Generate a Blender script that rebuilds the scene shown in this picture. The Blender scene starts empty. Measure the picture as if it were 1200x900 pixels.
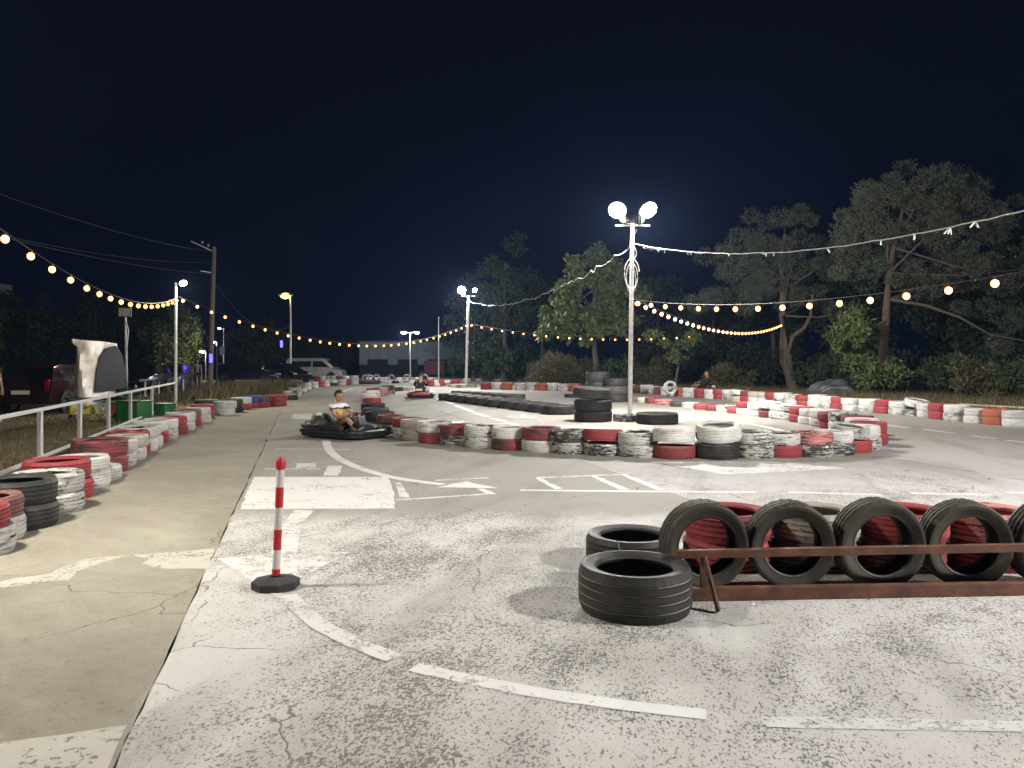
import bpy, bmesh, math, random
import numpy as np
from mathutils import Vector, Matrix, Euler, Quaternion

random.seed(7); rng = np.random.default_rng(7)
S = bpy.context.scene
COL = S.collection
PI = math.pi
R_ = math.radians

# ------------------------------------------------------------------ camera, sky, exposure
CAM_H, FPX, HORIZ = 1.5, 900.0, 425.0          # photograph: 1200 x 900
cam = bpy.data.cameras.new('camera')
cam.lens = 27.0; cam.sensor_width = 36.0; cam.shift_y = -(450.0 - HORIZ) / 1200.0
cam.clip_start = 0.05; cam.clip_end = 3000
cam_o = bpy.data.objects.new('camera', cam); COL.objects.link(cam_o)
cam_o.location = (0, 0, CAM_H); cam_o.rotation_euler = (PI / 2, 0, 0)
S.camera = cam_o

W = bpy.data.worlds.new('World'); S.world = W; W.use_nodes = True
wn = W.node_tree; bgn = wn.nodes['Background']
sky_n = wn.nodes.new('ShaderNodeTexSky'); sky_n.sky_type = 'NISHITA'; sky_n.sun_disc = False
sky_n.sun_elevation = R_(-4.0); sky_n.sun_rotation = R_(20); sky_n.air_density = 1.0; sky_n.dust_density = 0.5
tc = wn.nodes.new('ShaderNodeTexCoord'); sx = wn.nodes.new('ShaderNodeSeparateXYZ')
wn.links.new(tc.outputs['Generated'], sx.inputs[0])
rp = wn.nodes.new('ShaderNodeValToRGB')
rp.color_ramp.elements[0].position = 0.0; rp.color_ramp.elements[0].color = (0.0009, 0.0015, 0.0060, 1)
rp.color_ramp.elements[1].position = 0.6; rp.color_ramp.elements[1].color = (0.0009, 0.0012, 0.0054, 1)
wn.links.new(sx.outputs[2], rp.inputs[0])
wn.links.new(rp.outputs[0], bgn.inputs['Color']); bgn.inputs['Strength'].default_value = 1.0
wn.nodes.remove(sky_n)

S.render.engine = 'CYCLES'
S.view_settings.view_transform = 'Standard'; S.view_settings.look = 'None'
S.view_settings.exposure = 0.40; S.view_settings.gamma = 1.0
S.cycles.use_denoising = True
S.cycles.max_bounces = 5; S.cycles.diffuse_bounces = 3; S.cycles.glossy_bounces = 2
S.cycles.transparent_max_bounces = 8; S.cycles.volume_bounces = 0
S.cycles.sample_clamp_indirect = 4.0
S.cycles.caustics_reflective = False; S.cycles.caustics_refractive = False

POWER = dict(left=112.0, right=300.0, mast=400.0, mid=900.0)
HAZE = 0.00042

# ------------------------------------------------------------------ helpers
def gp(px, py, z=0.0):
    """photo pixel of something at height z -> position (distance from the ground plane)"""
    d = FPX * (CAM_H - z) / (py - HORIZ)
    return Vector(((px - 600.0) * d / FPX, d, z))

def at(px, d, z=0.0):
    return Vector(((px - 600.0) * d / FPX, d, z))

def zof(py, d):
    return CAM_H - (py - HORIZ) * d / FPX

def tag(o, label=None, cat=None, group=None, kind=None):
    if label: o['label'] = label
    if cat: o['category'] = cat
    if group: o['group'] = group
    if kind: o['kind'] = kind
    return o

def empty(name, loc=(0, 0, 0), rz=0.0):
    o = bpy.data.objects.new(name, None); COL.objects.link(o)
    o.location = loc; o.rotation_euler = (0, 0, rz); o.empty_display_size = 0.1
    return o

def link(name, me, mat=None, parent=None, loc=None, rot=None):
    o = bpy.data.objects.new(name, me); COL.objects.link(o)
    if mat is not None:
        if len(me.materials) == 0: me.materials.append(mat)
        elif me.materials[0] is not mat:
            o.material_slots[0].link = 'OBJECT'; o.material_slots[0].material = mat
    if parent is not None: o.parent = parent
    if loc is not None: o.location = loc
    if rot is not None: o.rotation_euler = rot
    return o

class MB:
    """collects shapes, then builds one mesh object"""
    def __init__(self): self.bm = bmesh.new()
    def box(self, c, s, rot=None, bev=0.0):
        b = bmesh.new(); bmesh.ops.create_cube(b, size=1.0)
        bmesh.ops.scale(b, vec=Vector(s), verts=b.verts)
        if bev > 0:
            bmesh.ops.bevel(b, geom=list(b.edges), offset=bev, segments=2, affect='EDGES', profile=0.6)
        M = Matrix.Translation(Vector(c))
        if rot is not None: M = M @ (rot.to_4x4() if isinstance(rot, (Matrix, Quaternion)) is False and hasattr(rot, 'to_4x4') else (rot.to_matrix().to_4x4() if hasattr(rot, 'to_matrix') else rot))
        bmesh.ops.transform(b, matrix=M, verts=b.verts)
        self._join(b); return self
    def _join(self, b):
        me = bpy.data.meshes.new('tmp'); b.to_mesh(me); b.free(); self.bm.from_mesh(me); bpy.data.meshes.remove(me)
    def bar(self, p, q, w, h=None):
        p, q = Vector(p), Vector(q); h = h or w
        d = q - p; L = d.length
        rot = d.to_track_quat('X', 'Z')
        b = bmesh.new(); bmesh.ops.create_cube(b, size=1.0)
        bmesh.ops.scale(b, vec=(L, w, h), verts=b.verts)
        bmesh.ops.transform(b, matrix=Matrix.Translation((p + q) / 2) @ rot.to_matrix().to_4x4(), verts=b.verts)
        self._join(b); return self
    def tube(self, pts, rad, n=8, cap=True, closed=False):
        pts = [Vector(p) for p in pts]; m = len(pts)
        rs = rad if isinstance(rad, (list, tuple)) else [rad] * m
        rings = []
        up = Vector((0.013, 0.021, 1)).normalized()
        for i, p in enumerate(pts):
            if closed: t = pts[(i + 1) % m] - pts[i - 1]
            else: t = pts[min(i + 1, m - 1)] - pts[max(i - 1, 0)]
            t.normalize()
            a = t.cross(up)
            if a.length < 0.05: a = t.cross(Vector((1, 0, 0)))
            a.normalize(); b_ = t.cross(a)
            rings.append([self.bm.verts.new(p + (a * math.cos(2 * PI * k / n) + b_ * math.sin(2 * PI * k / n)) * rs[i]) for k in range(n)])
        cnt = m if closed else m - 1
        for i in range(cnt):
            A, B = rings[i], rings[(i + 1) % m]
            for k in range(n):
                self.bm.faces.new((A[k], A[(k + 1) % n], B[(k + 1) % n], B[k]))
        if cap and not closed:
            self.bm.faces.new(rings[0][::-1]); self.bm.faces.new(rings[-1])
        return self
    def cyl(self, c, r, h, n=24, axis='Z', r2=None):
        b = bmesh.new()
        bmesh.ops.create_cone(b, cap_ends=True, segments=n, radius1=r, radius2=r if r2 is None else r2, depth=h)
        M = Matrix.Translation(Vector(c))
        if axis == 'X': M = M @ Matrix.Rotation(PI / 2, 4, 'Y')
        if axis == 'Y': M = M @ Matrix.Rotation(-PI / 2, 4, 'X')
        bmesh.ops.transform(b, matrix=M, verts=b.verts); self._join(b); return self
    def sphere(self, c, r, s=(1, 1, 1), sub=2):
        b = bmesh.new(); bmesh.ops.create_icosphere(b, subdivisions=sub, radius=r)
        bmesh.ops.scale(b, vec=Vector(s), verts=b.verts)
        bmesh.ops.translate(b, vec=Vector(c), verts=b.verts); self._join(b); return self
    def poly(self, pts, z0, z1):
        """prism from xy outline"""
        lo = [self.bm.verts.new((p[0], p[1], z0)) for p in pts]; hi = [self.bm.verts.new((p[0], p[1], z1)) for p in pts]
        n = len(pts)
        self.bm.faces.new(hi); self.bm.faces.new(lo[::-1])
        for i in range(n): self.bm.faces.new((lo[i], lo[(i + 1) % n], hi[(i + 1) % n], hi[i]))
        return self
    def prism_y(self, prof, y0, y1, taper=None):
        """side outline in xz extruded along y; taper(x,z)->inset in y"""
        f = taper or (lambda x, z: 0.0)
        A = [self.bm.verts.new((x, y0 + f(x, z), z)) for x, z in prof]; B = [self.bm.verts.new((x, y1 - f(x, z), z)) for x, z in prof]
        n = len(prof)
        self.bm.faces.new(A); self.bm.faces.new(B[::-1])
        for i in range(n): self.bm.faces.new((A[(i + 1) % n], A[i], B[i], B[(i + 1) % n]))
        return self
    def mesh(self, name, smooth=False, bev=0.0):
        bm = self.bm
        bmesh.ops.recalc_face_normals(bm, faces=bm.faces)
        if bev > 0:
            es = [e for e in bm.edges if len(e.link_faces) == 2 and e.calc_face_angle(0) > R_(30)]
            bmesh.ops.bevel(bm, geom=es, offset=bev, segments=2, affect='EDGES', profile=0.6, clamp_overlap=True)
        me = bpy.data.meshes.new(name); bm.to_mesh(me); bm.free()
        if smooth:
            me.polygons.foreach_set('use_smooth', [True] * len(me.polygons))
            me.set_sharp_from_angle(angle=R_(40))
        return me
    def build(self, name, mat, parent=None, smooth=False, bev=0.0, loc=None, rot=None):
        return link(name, self.mesh(name, smooth, bev), mat, parent, loc, rot)

def arr_mesh(name, verts, faces_n, nper):
    """numpy verts (N,3) where every nper verts make one face"""
    me = bpy.data.meshes.new(name)
    nv = len(verts); nf = nv // nper
    me.vertices.add(nv); me.vertices.foreach_set('co', np.asarray(verts, dtype=np.float32).ravel())
    me.loops.add(nv); me.loops.foreach_set('vertex_index', np.arange(nv, dtype=np.int32))
    me.polygons.add(nf)
    me.polygons.foreach_set('loop_start', np.arange(0, nv, nper, dtype=np.int32))
    me.update(); me.validate()
    return me

# ------------------------------------------------------------------ materials
MATS = {}
class NT:
    def __init__(self, name):
        self.m = bpy.data.materials.new(name); self.m.use_nodes = True
        self.t = self.m.node_tree; self.b = self.t.nodes['Principled BSDF']
        self.b.inputs['Roughness'].default_value = 0.75
    def n(self, typ, **kw):
        x = self.t.nodes.new(typ)
        for k, v in kw.items(): setattr(x, k, v)
        return x
    def l(self, a, b): self.t.links.new(a, b)
    def math(self, op, a, b=None, c=None, clamp=False):
        x = self.n('ShaderNodeMath', operation=op); x.use_clamp = clamp
        for i, v in enumerate((a, b, c)):
            if v is None: continue
            if hasattr(v, 'links'): self.l(v, x.inputs[i])
            else: x.inputs[i].default_value = v
        return x.outputs[0]
    def noise(self, scale, detail=3.0, rough=0.55, vec=None, dist=0.0, dim='3D'):
        x = self.n('ShaderNodeTexNoise'); x.noise_dimensions = dim
        x.inputs['Scale'].default_value = scale; x.inputs['Detail'].default_value = detail
        x.inputs['Roughness'].default_value = rough; x.inputs['Distortion'].default_value = dist
        if vec is not None: self.l(vec, x.inputs['Vector'])
        return x.outputs['Fac']
    def step(self, v, lo, hi):
        x = self.n('ShaderNodeMapRange'); x.interpolation_type = 'SMOOTHSTEP'
        self.l(v, x.inputs[0])
        for i, val in ((1, lo), (2, hi)):
            if hasattr(val, 'links'): self.l(val, x.inputs[i])
            else: x.inputs[i].default_value = val
        return x.outputs[0]
    def mix(self, f, a, b):
        x = self.n('ShaderNodeMix'); x.data_type = 'RGBA'
        if hasattr(f, 'links'): self.l(f, x.inputs[0])
        else: x.inputs[0].default_value = f
        for i, v in ((6, a), (7, b)):
            if hasattr(v, 'links'): self.l(v, x.inputs[i])
            else: x.inputs[i].default_value = (*v, 1)
        return x.outputs[2]
    def pos(self):
        g = self.n('ShaderNodeNewGeometry'); return g.outputs['Position']
    def obj(self):
        g = self.n('ShaderNodeTexCoord'); return g.outputs['Object']
    def bump(self, h, strength=0.3, dist=0.01):
        x = self.n('ShaderNodeBump'); x.inputs['Strength'].default_value = strength; x.inputs['Distance'].default_value = dist
        self.l(h, x.inputs['Height']); self.l(x.outputs[0], self.b.inputs['Normal'])
    def base(self, c):
        if hasattr(c, 'links'): self.l(c, self.b.inputs['Base Color'])
        else: self.b.inputs['Base Color'].default_value = (*c, 1)
    def rough(self, r):
        if hasattr(r, 'links'): self.l(r, self.b.inputs['Roughness'])
        else: self.b.inputs['Roughness'].default_value = r

def plain(name, col, rough=0.6, metal=0.0, var=0.12, scale=6.0, bump=0.0, spec=None):
    if name in MATS: return MATS[name]
    k = NT(name)
    nz = k.noise(scale, 4, 0.6, k.obj())
    lo = tuple(c * (1 - var) for c in col); hi = tuple(min(1, c * (1 + var)) for c in col)
    k.base(k.mix(nz, lo, hi)); k.rough(rough); k.b.inputs['Metallic'].default_value = metal
    if spec is not None: k.b.inputs['Specular IOR Level'].default_value = spec
    if bump > 0: k.bump(k.noise(scale * 8, 3, 0.6, k.obj()), bump, 0.01)
    MATS[name] = k.m
    return k.m

def emit(name, col, strength, sampled=True):
    if name in MATS: return MATS[name]
    k = NT(name); k.base((0.8, 0.8, 0.8))
    k.b.inputs['Emission Color'].default_value = (*col, 1); k.b.inputs['Emission Strength'].default_value = strength
    if not sampled: k.m.cycles.emission_sampling = 'NONE'
    MATS[name] = k.m
    return k.m

def rand_vec(k, mul=37.0):
    """object coordinates shifted per object, so that copies differ"""
    oi = k.n('ShaderNodeObjectInfo')
    a = k.n('ShaderNodeVectorMath', operation='SCALE'); cx = k.n('ShaderNodeCombineXYZ')
    for i in range(3): k.l(oi.outputs['Random'], cx.inputs[i])
    k.l(cx.outputs[0], a.inputs[0]); a.inputs['Scale'].default_value = mul
    b = k.n('ShaderNodeVectorMath', operation='ADD'); k.l(k.obj(), b.inputs[0]); k.l(a.outputs[0], b.inputs[1])
    return b.outputs[0], oi.outputs['Random']

def tyre_paint(name, paint, wear, dirt=0.35, rough=0.62):
    """painted tyre: flaking paint over dark rubber"""
    k = NT(name); v, rnd = rand_vec(k)
    st = k.n('ShaderNodeVectorMath', operation='MULTIPLY'); k.l(v, st.inputs[0]); st.inputs[1].default_value = (0.75, 0.75, 4.0)
    n1 = k.noise(8.5, 7, 0.72, st.outputs[0]); n2 = k.noise(1.7, 3, 0.5, v); n3 = k.noise(26, 4, 0.7, st.outputs[0])
    f = k.math('ADD', k.math('MULTIPLY', n1, 0.55), k.math('ADD', k.math('MULTIPLY', n2, 0.3), k.math('MULTIPLY', n3, 0.25)))
    th = 0.72 - wear * 0.32
    thr = k.math('ADD', th, k.math('MULTIPLY', k.math('SUBTRACT', rnd, 0.5), 0.07))
    mask = k.step(f, thr, k.math('ADD', thr, 0.05))
    dirtm = k.math('MULTIPLY', k.step(k.noise(3.1, 5, 0.65, v), 0.38, 0.75), dirt)
    tone = k.mix(rnd, tuple(c * 0.86 for c in paint), tuple(min(1, c * 1.06) for c in paint))
    pc = k.mix(dirtm, tone, tuple(c * 0.4 + 0.035 for c in paint))
    rub = k.mix(n3, (0.014, 0.014, 0.014), (0.05, 0.047, 0.043))
    k.base(k.mix(mask, pc, rub)); k.rough(k.math('ADD', rough, k.math('MULTIPLY', n3, 0.2)))
    k.bump(k.math('SUBTRACT', k.math('MULTIPLY', n3, 0.4), mask), 0.35, 0.004)
    MATS[name] = k.m

def rubber(name, c0, c1, dust=(0.16, 0.145, 0.125), dustam=0.35, rough=0.62):
    k = NT(name); v, rnd = rand_vec(k)
    n1 = k.noise(4.0, 5, 0.65, v); n2 = k.noise(45, 4, 0.7, v)
    col = k.mix(n2, c0, c1)
    dm = k.math('MULTIPLY', k.step(n1, 0.42, 0.78), dustam)
    k.base(k.mix(dm, col, dust)); k.rough(k.math('ADD', rough - 0.12, k.math('MULTIPLY', n1, 0.35)))
    k.b.inputs['Specular IOR Level'].default_value = 0.4
    k.bump(n2, 0.25, 0.003)
    MATS[name] = k.m

tyre_paint('white', (0.58, 0.565, 0.54), 0.36, 0.50)
tyre_paint('whiteworn', (0.58, 0.565, 0.535), 0.52, 0.5)
tyre_paint('whitebad', (0.50, 0.485, 0.455), 0.52, 0.65)
tyre_paint('beige', (0.42, 0.38, 0.32), 0.40, 0.5)
tyre_paint('red', (0.31, 0.040, 0.046), 0.22, 0.45)
tyre_paint('redworn', (0.27, 0.045, 0.050), 0.45, 0.5)
tyre_paint('darkred', (0.20, 0.035, 0.035), 0.40, 0.5)
tyre_paint('brownred', (0.20, 0.085, 0.070), 0.45, 0.5)
tyre_paint('orange', (0.38, 0.105, 0.055), 0.15, 0.4)
tyre_paint('blue', (0.055, 0.065, 0.22), 0.3, 0.4)
tyre_paint('redwhite', (0.55, 0.22, 0.20), 0.55, 0.45)
rubber('black', (0.011, 0.011, 0.011), (0.028, 0.027, 0.026), dustam=0.22)
rubber('nearblack', (0.016, 0.016, 0.016), (0.042, 0.041, 0.039), dustam=0.30, rough=0.58)
rubber('dustyblack', (0.028, 0.028, 0.027), (0.060, 0.058, 0.054), dustam=0.30)
rubber('brownblack', (0.032, 0.029, 0.024), (0.070, 0.062, 0.050), dust=(0.19, 0.16, 0.12), dustam=0.45)

PHRASE = {'white': 'white painted', 'whiteworn': 'chipped white', 'whitebad': 'worn-through white', 'beige': 'dirty beige',
          'red': 'red painted', 'redworn': 'chipped red', 'darkred': 'dark red', 'brownred': 'faded brown red', 'orange': 'brick orange',
          'blue': 'blue painted', 'redwhite': 'red-and-white patched', 'black': 'plain black', 'nearblack': 'bare black', 'dustyblack': 'dusty dark grey', 'brownblack': 'dull brownish black'}

M_WHITE_METAL = plain('white_metal', (0.66, 0.65, 0.63), 0.45, 0.0, 0.12, 9)
M_GALV = plain('galvanised', (0.42, 0.42, 0.41), 0.45, 0.6, 0.2, 9)
M_DARK = plain('dark_plastic', (0.020, 0.020, 0.021), 0.5, 0.0, 0.3, 8)
M_BLACKCABLE = plain('black_cable', (0.02, 0.02, 0.02), 0.6)
M_WHITECABLE = plain('white_cable', (0.62, 0.62, 0.60), 0.5)

def rust_mat():
    k = NT('rusty_steel'); v = k.obj()
    n1 = k.noise(7, 6, 0.65, v); n2 = k.noise(60, 4, 0.7, v)
    c = k.mix(k.step(n1, 0.35, 0.7), (0.095, 0.040, 0.026), (0.20, 0.085, 0.045))
    k.base(k.mix(k.math('MULTIPLY', k.step(n2, 0.5, 0.8), 0.6), c, (0.045, 0.024, 0.018)))
    k.rough(0.72); k.b.inputs['Metallic'].default_value = 0.15; k.bump(n2, 0.4, 0.004)
    return k.m
M_RUST = rust_mat()

# ------------------------------------------------------------------ ground materials
SL = 0.272       # the slabs run away to the left: x + SL*y is constant along a joint
def slab_mat(name, y_paint, y_soft, paint=(0.74, 0.72, 0.68), conc=(0.300, 0.285, 0.250), cover=0.5, speck=80.0, far=None):
    k = NT(name); p = k.pos()
    sep = k.n('ShaderNodeSeparateXYZ'); k.l(p, sep.inputs[0])
    rot = k.n('ShaderNodeVectorRotate'); rot.rotation_type = 'Z_AXIS'; k.l(p, rot.inputs['Vector']); rot.inputs['Angle'].default_value = 0.27
    st = k.n('ShaderNodeVectorMath', operation='MULTIPLY'); k.l(rot.outputs[0], st.inputs[0]); st.inputs[1].default_value = (1.0, 0.62, 1.0)
    vs = st.outputs[0]
    big = k.noise(0.42, 3, 0.5, vs, 0.6); mid = k.noise(1.7, 4, 0.6, vs, 0.4); sml = k.noise(6.0, 4, 0.6, vs)
    fine = k.noise(speck, 4.5, 0.66, vs, 0.5); pit = k.noise(speck * 2.6, 2, 0.5, vs); pit2 = k.noise(speck * 0.45, 2, 0.5, vs, 0.5)
    # worn paint: speckle whose coverage drifts in patches
    cov = k.math('ADD', k.math('MULTIPLY', big, 0.40), k.math('ADD', k.math('MULTIPLY', mid, 0.30), k.math('MULTIPLY', sml, 0.16)))
    yy = k.math('ADD', sep.outputs[1], k.math('MULTIPLY', k.math('SUBTRACT', mid, 0.5), 1.6))
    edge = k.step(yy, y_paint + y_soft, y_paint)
    thr = k.math('SUBTRACT', 0.47 + 0.43 + (0.5 - cover) * 0.5, cov)
    spec = k.math('ADD', k.math('MULTIPLY', fine, 0.72), k.math('MULTIPLY', pit2, 0.28))
    painted = k.math('MULTIPLY', k.step(spec, k.math('SUBTRACT', thr, 0.016), k.math('ADD', thr, 0.016)), edge)
    c1 = k.mix(mid, tuple(c * 0.80 for c in conc), tuple(c * 1.22 for c in conc))
    c1 = k.mix(k.math('MULTIPLY', k.step(fine, 0.52, 0.72), 0.35), c1, tuple(c * 0.55 for c in conc))
    c1 = k.mix(k.math('MULTIPLY', k.step(pit, 0.62, 0.72), 0.35), c1, (0.44, 0.43, 0.40))
    pw = k.mix(sml, tuple(c * 0.80 for c in paint), paint)
    pw = k.mix(k.math('MULTIPLY', k.step(big, 0.48, 0.72), 0.30), pw, tuple(c * 0.74 for c in paint))
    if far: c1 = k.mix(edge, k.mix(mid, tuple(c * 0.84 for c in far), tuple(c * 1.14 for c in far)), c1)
    tot = k.mix(painted, c1, pw)
    # dark rubbed tyre tracks and stains, running with the slabs
    st2 = k.n('ShaderNodeVectorMath', operation='MULTIPLY'); k.l(rot.outputs[0], st2.inputs[0]); st2.inputs[1].default_value = (1.0, 0.16, 1.0)
    trk = k.noise(1.15, 4, 0.55, st2.outputs[0], 0.8)
    tot = k.mix(k.math('MULTIPLY', k.step(trk, 0.48, 0.70), 0.42), tot, (0.155, 0.143, 0.120))
    wv = k.n('ShaderNodeVectorMath', operation='ADD'); k.l(p, wv.inputs[0])
    wo = k.n('ShaderNodeTexNoise'); wo.inputs['Scale'].default_value = 2.2; wo.inputs['Detail'].default_value = 4; k.l(p, wo.inputs['Vector'])
    ws = k.n('ShaderNodeVectorMath', operation='SCALE'); k.l(wo.outputs['Color'], ws.inputs[0]); ws.inputs['Scale'].default_value = 0.45; k.l(ws.outputs[0], wv.inputs[1])
    vo = k.n('ShaderNodeTexVoronoi', feature='DISTANCE_TO_EDGE'); vo.inputs['Scale'].default_value = 0.38; k.l(wv.outputs[0], vo.inputs['Vector'])
    crack = k.math('MULTIPLY', k.step(vo.outputs['Distance'], 0.0030, 0.0012), k.step(mid, 0.44, 0.54))
    tot = k.mix(k.math('MULTIPLY', crack, 0.75), tot, (0.07, 0.062, 0.05))
    k.base(tot); k.rough(0.78)
    h = k.math('ADD', k.math('MULTIPLY', painted, 0.5), k.math('MULTIPLY', fine, 0.8))
    k.bump(k.math('ADD', h, k.math('MULTIPLY', pit, 0.3)), 0.42, 0.006)
    MATS[name] = k.m
    return k.m
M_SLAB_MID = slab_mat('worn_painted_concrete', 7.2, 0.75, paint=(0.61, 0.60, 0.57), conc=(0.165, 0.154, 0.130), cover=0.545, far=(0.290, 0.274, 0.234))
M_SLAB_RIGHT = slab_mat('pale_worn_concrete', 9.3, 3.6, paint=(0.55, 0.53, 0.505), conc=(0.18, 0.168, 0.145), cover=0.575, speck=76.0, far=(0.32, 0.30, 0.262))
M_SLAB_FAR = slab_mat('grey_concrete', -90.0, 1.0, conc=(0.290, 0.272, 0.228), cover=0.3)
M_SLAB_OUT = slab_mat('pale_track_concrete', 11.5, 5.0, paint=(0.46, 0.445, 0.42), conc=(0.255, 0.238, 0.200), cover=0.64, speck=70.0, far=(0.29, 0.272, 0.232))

def pavement_mat():
    k = NT('beige_pavement_concrete'); p = k.pos()
    rot = k.n('ShaderNodeVectorRotate'); rot.rotation_type = 'Z_AXIS'; k.l(p, rot.inputs['Vector']); rot.inputs['Angle'].default_value = -0.9
    st = k.n('ShaderNodeVectorMath', operation='MULTIPLY'); k.l(rot.outputs[0], st.inputs[0]); st.inputs[1].default_value = (1.0, 0.28, 1.0)
    big = k.noise(0.55, 4, 0.6, p, 0.4); brush = k.noise(3.5, 5, 0.62, st.outputs[0]); fine = k.noise(60, 3, 0.6, p); pit = k.noise(24, 3, 0.6, p)
    c = k.mix(k.step(big, 0.3, 0.72), (0.245, 0.224, 0.176), (0.36, 0.335, 0.272))
    c = k.mix(k.math('MULTIPLY', k.step(brush, 0.5, 0.74), 0.5), c, (0.43, 0.395, 0.315))
    c = k.mix(k.math('MULTIPLY', k.step(brush, 0.5, 0.28), 0.4), c, (0.19, 0.165, 0.12))
    c = k.mix(k.math('MULTIPLY', k.step(pit, 0.60, 0.67), 0.55), c, (0.13, 0.115, 0.085))
    c = k.mix(k.math('MULTIPLY', k.step(fine, 0.66, 0.72), 0.7), c, (0.52, 0.50, 0.43))
    gr = k.noise(130, 3, 0.7, p); md = k.noise(7, 5, 0.7, p, 0.5)
    c = k.mix(k.math('MULTIPLY', k.step(gr, 0.38, 0.66), 0.38), c, (0.135, 0.118, 0.086))
    c = k.mix(k.math('MULTIPLY', k.step(md, 0.52, 0.72), 0.42), c, (0.165, 0.146, 0.108))
    c = k.mix(k.math('MULTIPLY', k.step(md, 0.44, 0.26), 0.40), c, (0.40, 0.37, 0.30))
    wo = k.n('ShaderNodeTexNoise'); wo.inputs['Scale'].default_value = 2.0; wo.inputs['Detail'].default_value = 4; k.l(p, wo.inputs['Vector'])
    ws = k.n('ShaderNodeVectorMath', operation='SCALE'); k.l(wo.outputs['Color'], ws.inputs[0]); ws.inputs['Scale'].default_value = 0.5
    wv = k.n('ShaderNodeVectorMath', operation='ADD'); k.l(p, wv.inputs[0]); k.l(ws.outputs[0], wv.inputs[1])
    vo = k.n('ShaderNodeTexVoronoi', feature='DISTANCE_TO_EDGE'); vo.inputs['Scale'].default_value = 0.30; k.l(wv.outputs[0], vo.inputs['Vector'])
    c = k.mix(k.math('MULTIPLY', k.math('MULTIPLY', k.step(vo.outputs['Distance'], 0.0030, 0.0012), k.step(big, 0.46, 0.56)), 0.7), c, (0.06, 0.05, 0.036))
    k.base(c); k.rough(0.85); k.bump(k.math('ADD', k.math('MULTIPLY', md, 0.8), k.math('ADD', k.math('MULTIPLY', brush, 0.5), k.math('MULTIPLY', gr, 0.5))), 0.55, 0.008)
    return k.m
M_PAVE = pavement_mat()

def paint_mat(name, col, wear, scale=30.0):
    """road paint, worn away in flecks"""
    k = NT(name); p = k.pos()
    f = k.math('ADD', k.math('MULTIPLY', k.noise(scale, 4, 0.65, p), 0.42), k.math('ADD', k.math('MULTIPLY', k.noise(9.0, 5, 0.7, p), 0.38), k.math('MULTIPLY', k.noise(1.9, 4, 0.6, p), 0.30)))
    gone = k.step(f, 0.70 - wear * 0.22, 0.73 - wear * 0.22)
    n = k.noise(5, 4, 0.6, p)
    k.base(k.mix(n, tuple(c * 0.86 for c in col), col)); k.rough(0.6)
    a = k.math('SUBTRACT', 1.0, gone); k.l(a, k.b.inputs['Alpha'])
    MATS[name] = k.m
    return k.m
M_PAINT = paint_mat('road_paint', (0.72, 0.715, 0.69), 0.42)
M_PAINT_WORN = paint_mat('worn_road_paint', (0.70, 0.695, 0.67), 0.55, 40)
M_PAINT_PAVE = paint_mat('cream_paint_remnant', (0.50, 0.48, 0.42), 0.55, 26)

def soil_mat(name, a, b, c):
    k = NT(name); p = k.pos()
    n1 = k.noise(0.6, 5, 0.6, p); n2 = k.noise(9, 5, 0.65, p)
    x = k.mix(k.step(n1, 0.35, 0.68), a, b); x = k.mix(k.math('MULTIPLY', k.step(n2, 0.45, 0.7), 0.7), x, c)
    k.base(x); k.rough(0.95); k.bump(n2, 0.8, 0.05)
    return k.m
M_SOIL = soil_mat('dark_soil', (0.045, 0.036, 0.024), (0.075, 0.058, 0.036), (0.030, 0.026, 0.018))
M_VERGE = soil_mat('dry_verge', (0.205, 0.155, 0.078), (0.165, 0.132, 0.066), (0.110, 0.082, 0.042))

# ------------------------------------------------------------------ the ground
def sheet(name, pts, mat, z, kind='structure', thick=None, jitter=0.0, step=0.25):
    """flat sheet from an outline; edges broken up a little"""
    out = []
    n = len(pts)
    for i in range(n):
        a, b = Vector((*pts[i], 0)), Vector((*pts[(i + 1) % n], 0))
        L = (b - a).length; m = max(1, int(L / step)) if jitter > 0 and L < 90 else 1
        nx = Vector((-(b - a).y, (b - a).x, 0)).normalized()
        for k in range(m):
            t = k / m
            off = 0.0 if k == 0 else random.gauss(0, jitter)
            out.append(a.lerp(b, t) + nx * off)
    mb = MB()
    if thick: mb.poly([(p.x, p.y) for p in out], z - thick, z)
    else: mb.bm.faces.new([mb.bm.verts.new((p.x, p.y, z)) for p in out])
    me = mb.mesh(name)
    if not thick and me.polygons[0].normal.z < 0: me.flip_normals()
    o = link(name, me, mat); tag(o, kind=kind)
    return o

g = MB(); g.bm.faces.new([g.bm.verts.new(p) for p in ((-900, -300, -0.05), (900, -300, -0.05), (900, 1500, -0.05), (-900, 1500, -0.05))])
tag(g.build('ground', M_SOIL), kind='structure')
def js(s, y): return (s - SL * y, y)
s1, s2, s3 = -0.70, 4.25, 9.2
YN = -9.0
J = 0.005
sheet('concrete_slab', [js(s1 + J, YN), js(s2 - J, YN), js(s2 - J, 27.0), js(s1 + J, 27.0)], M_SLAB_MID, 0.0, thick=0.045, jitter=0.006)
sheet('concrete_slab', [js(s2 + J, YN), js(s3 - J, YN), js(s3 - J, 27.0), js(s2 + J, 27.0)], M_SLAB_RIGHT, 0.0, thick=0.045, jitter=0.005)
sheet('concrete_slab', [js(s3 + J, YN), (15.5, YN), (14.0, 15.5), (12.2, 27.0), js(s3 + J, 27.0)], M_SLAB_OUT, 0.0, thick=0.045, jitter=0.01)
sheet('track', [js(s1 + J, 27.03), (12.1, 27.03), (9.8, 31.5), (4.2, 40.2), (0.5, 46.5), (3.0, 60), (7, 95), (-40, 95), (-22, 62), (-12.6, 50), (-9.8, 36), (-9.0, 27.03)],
      M_SLAB_FAR, 0.0, thick=0.045)
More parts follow.
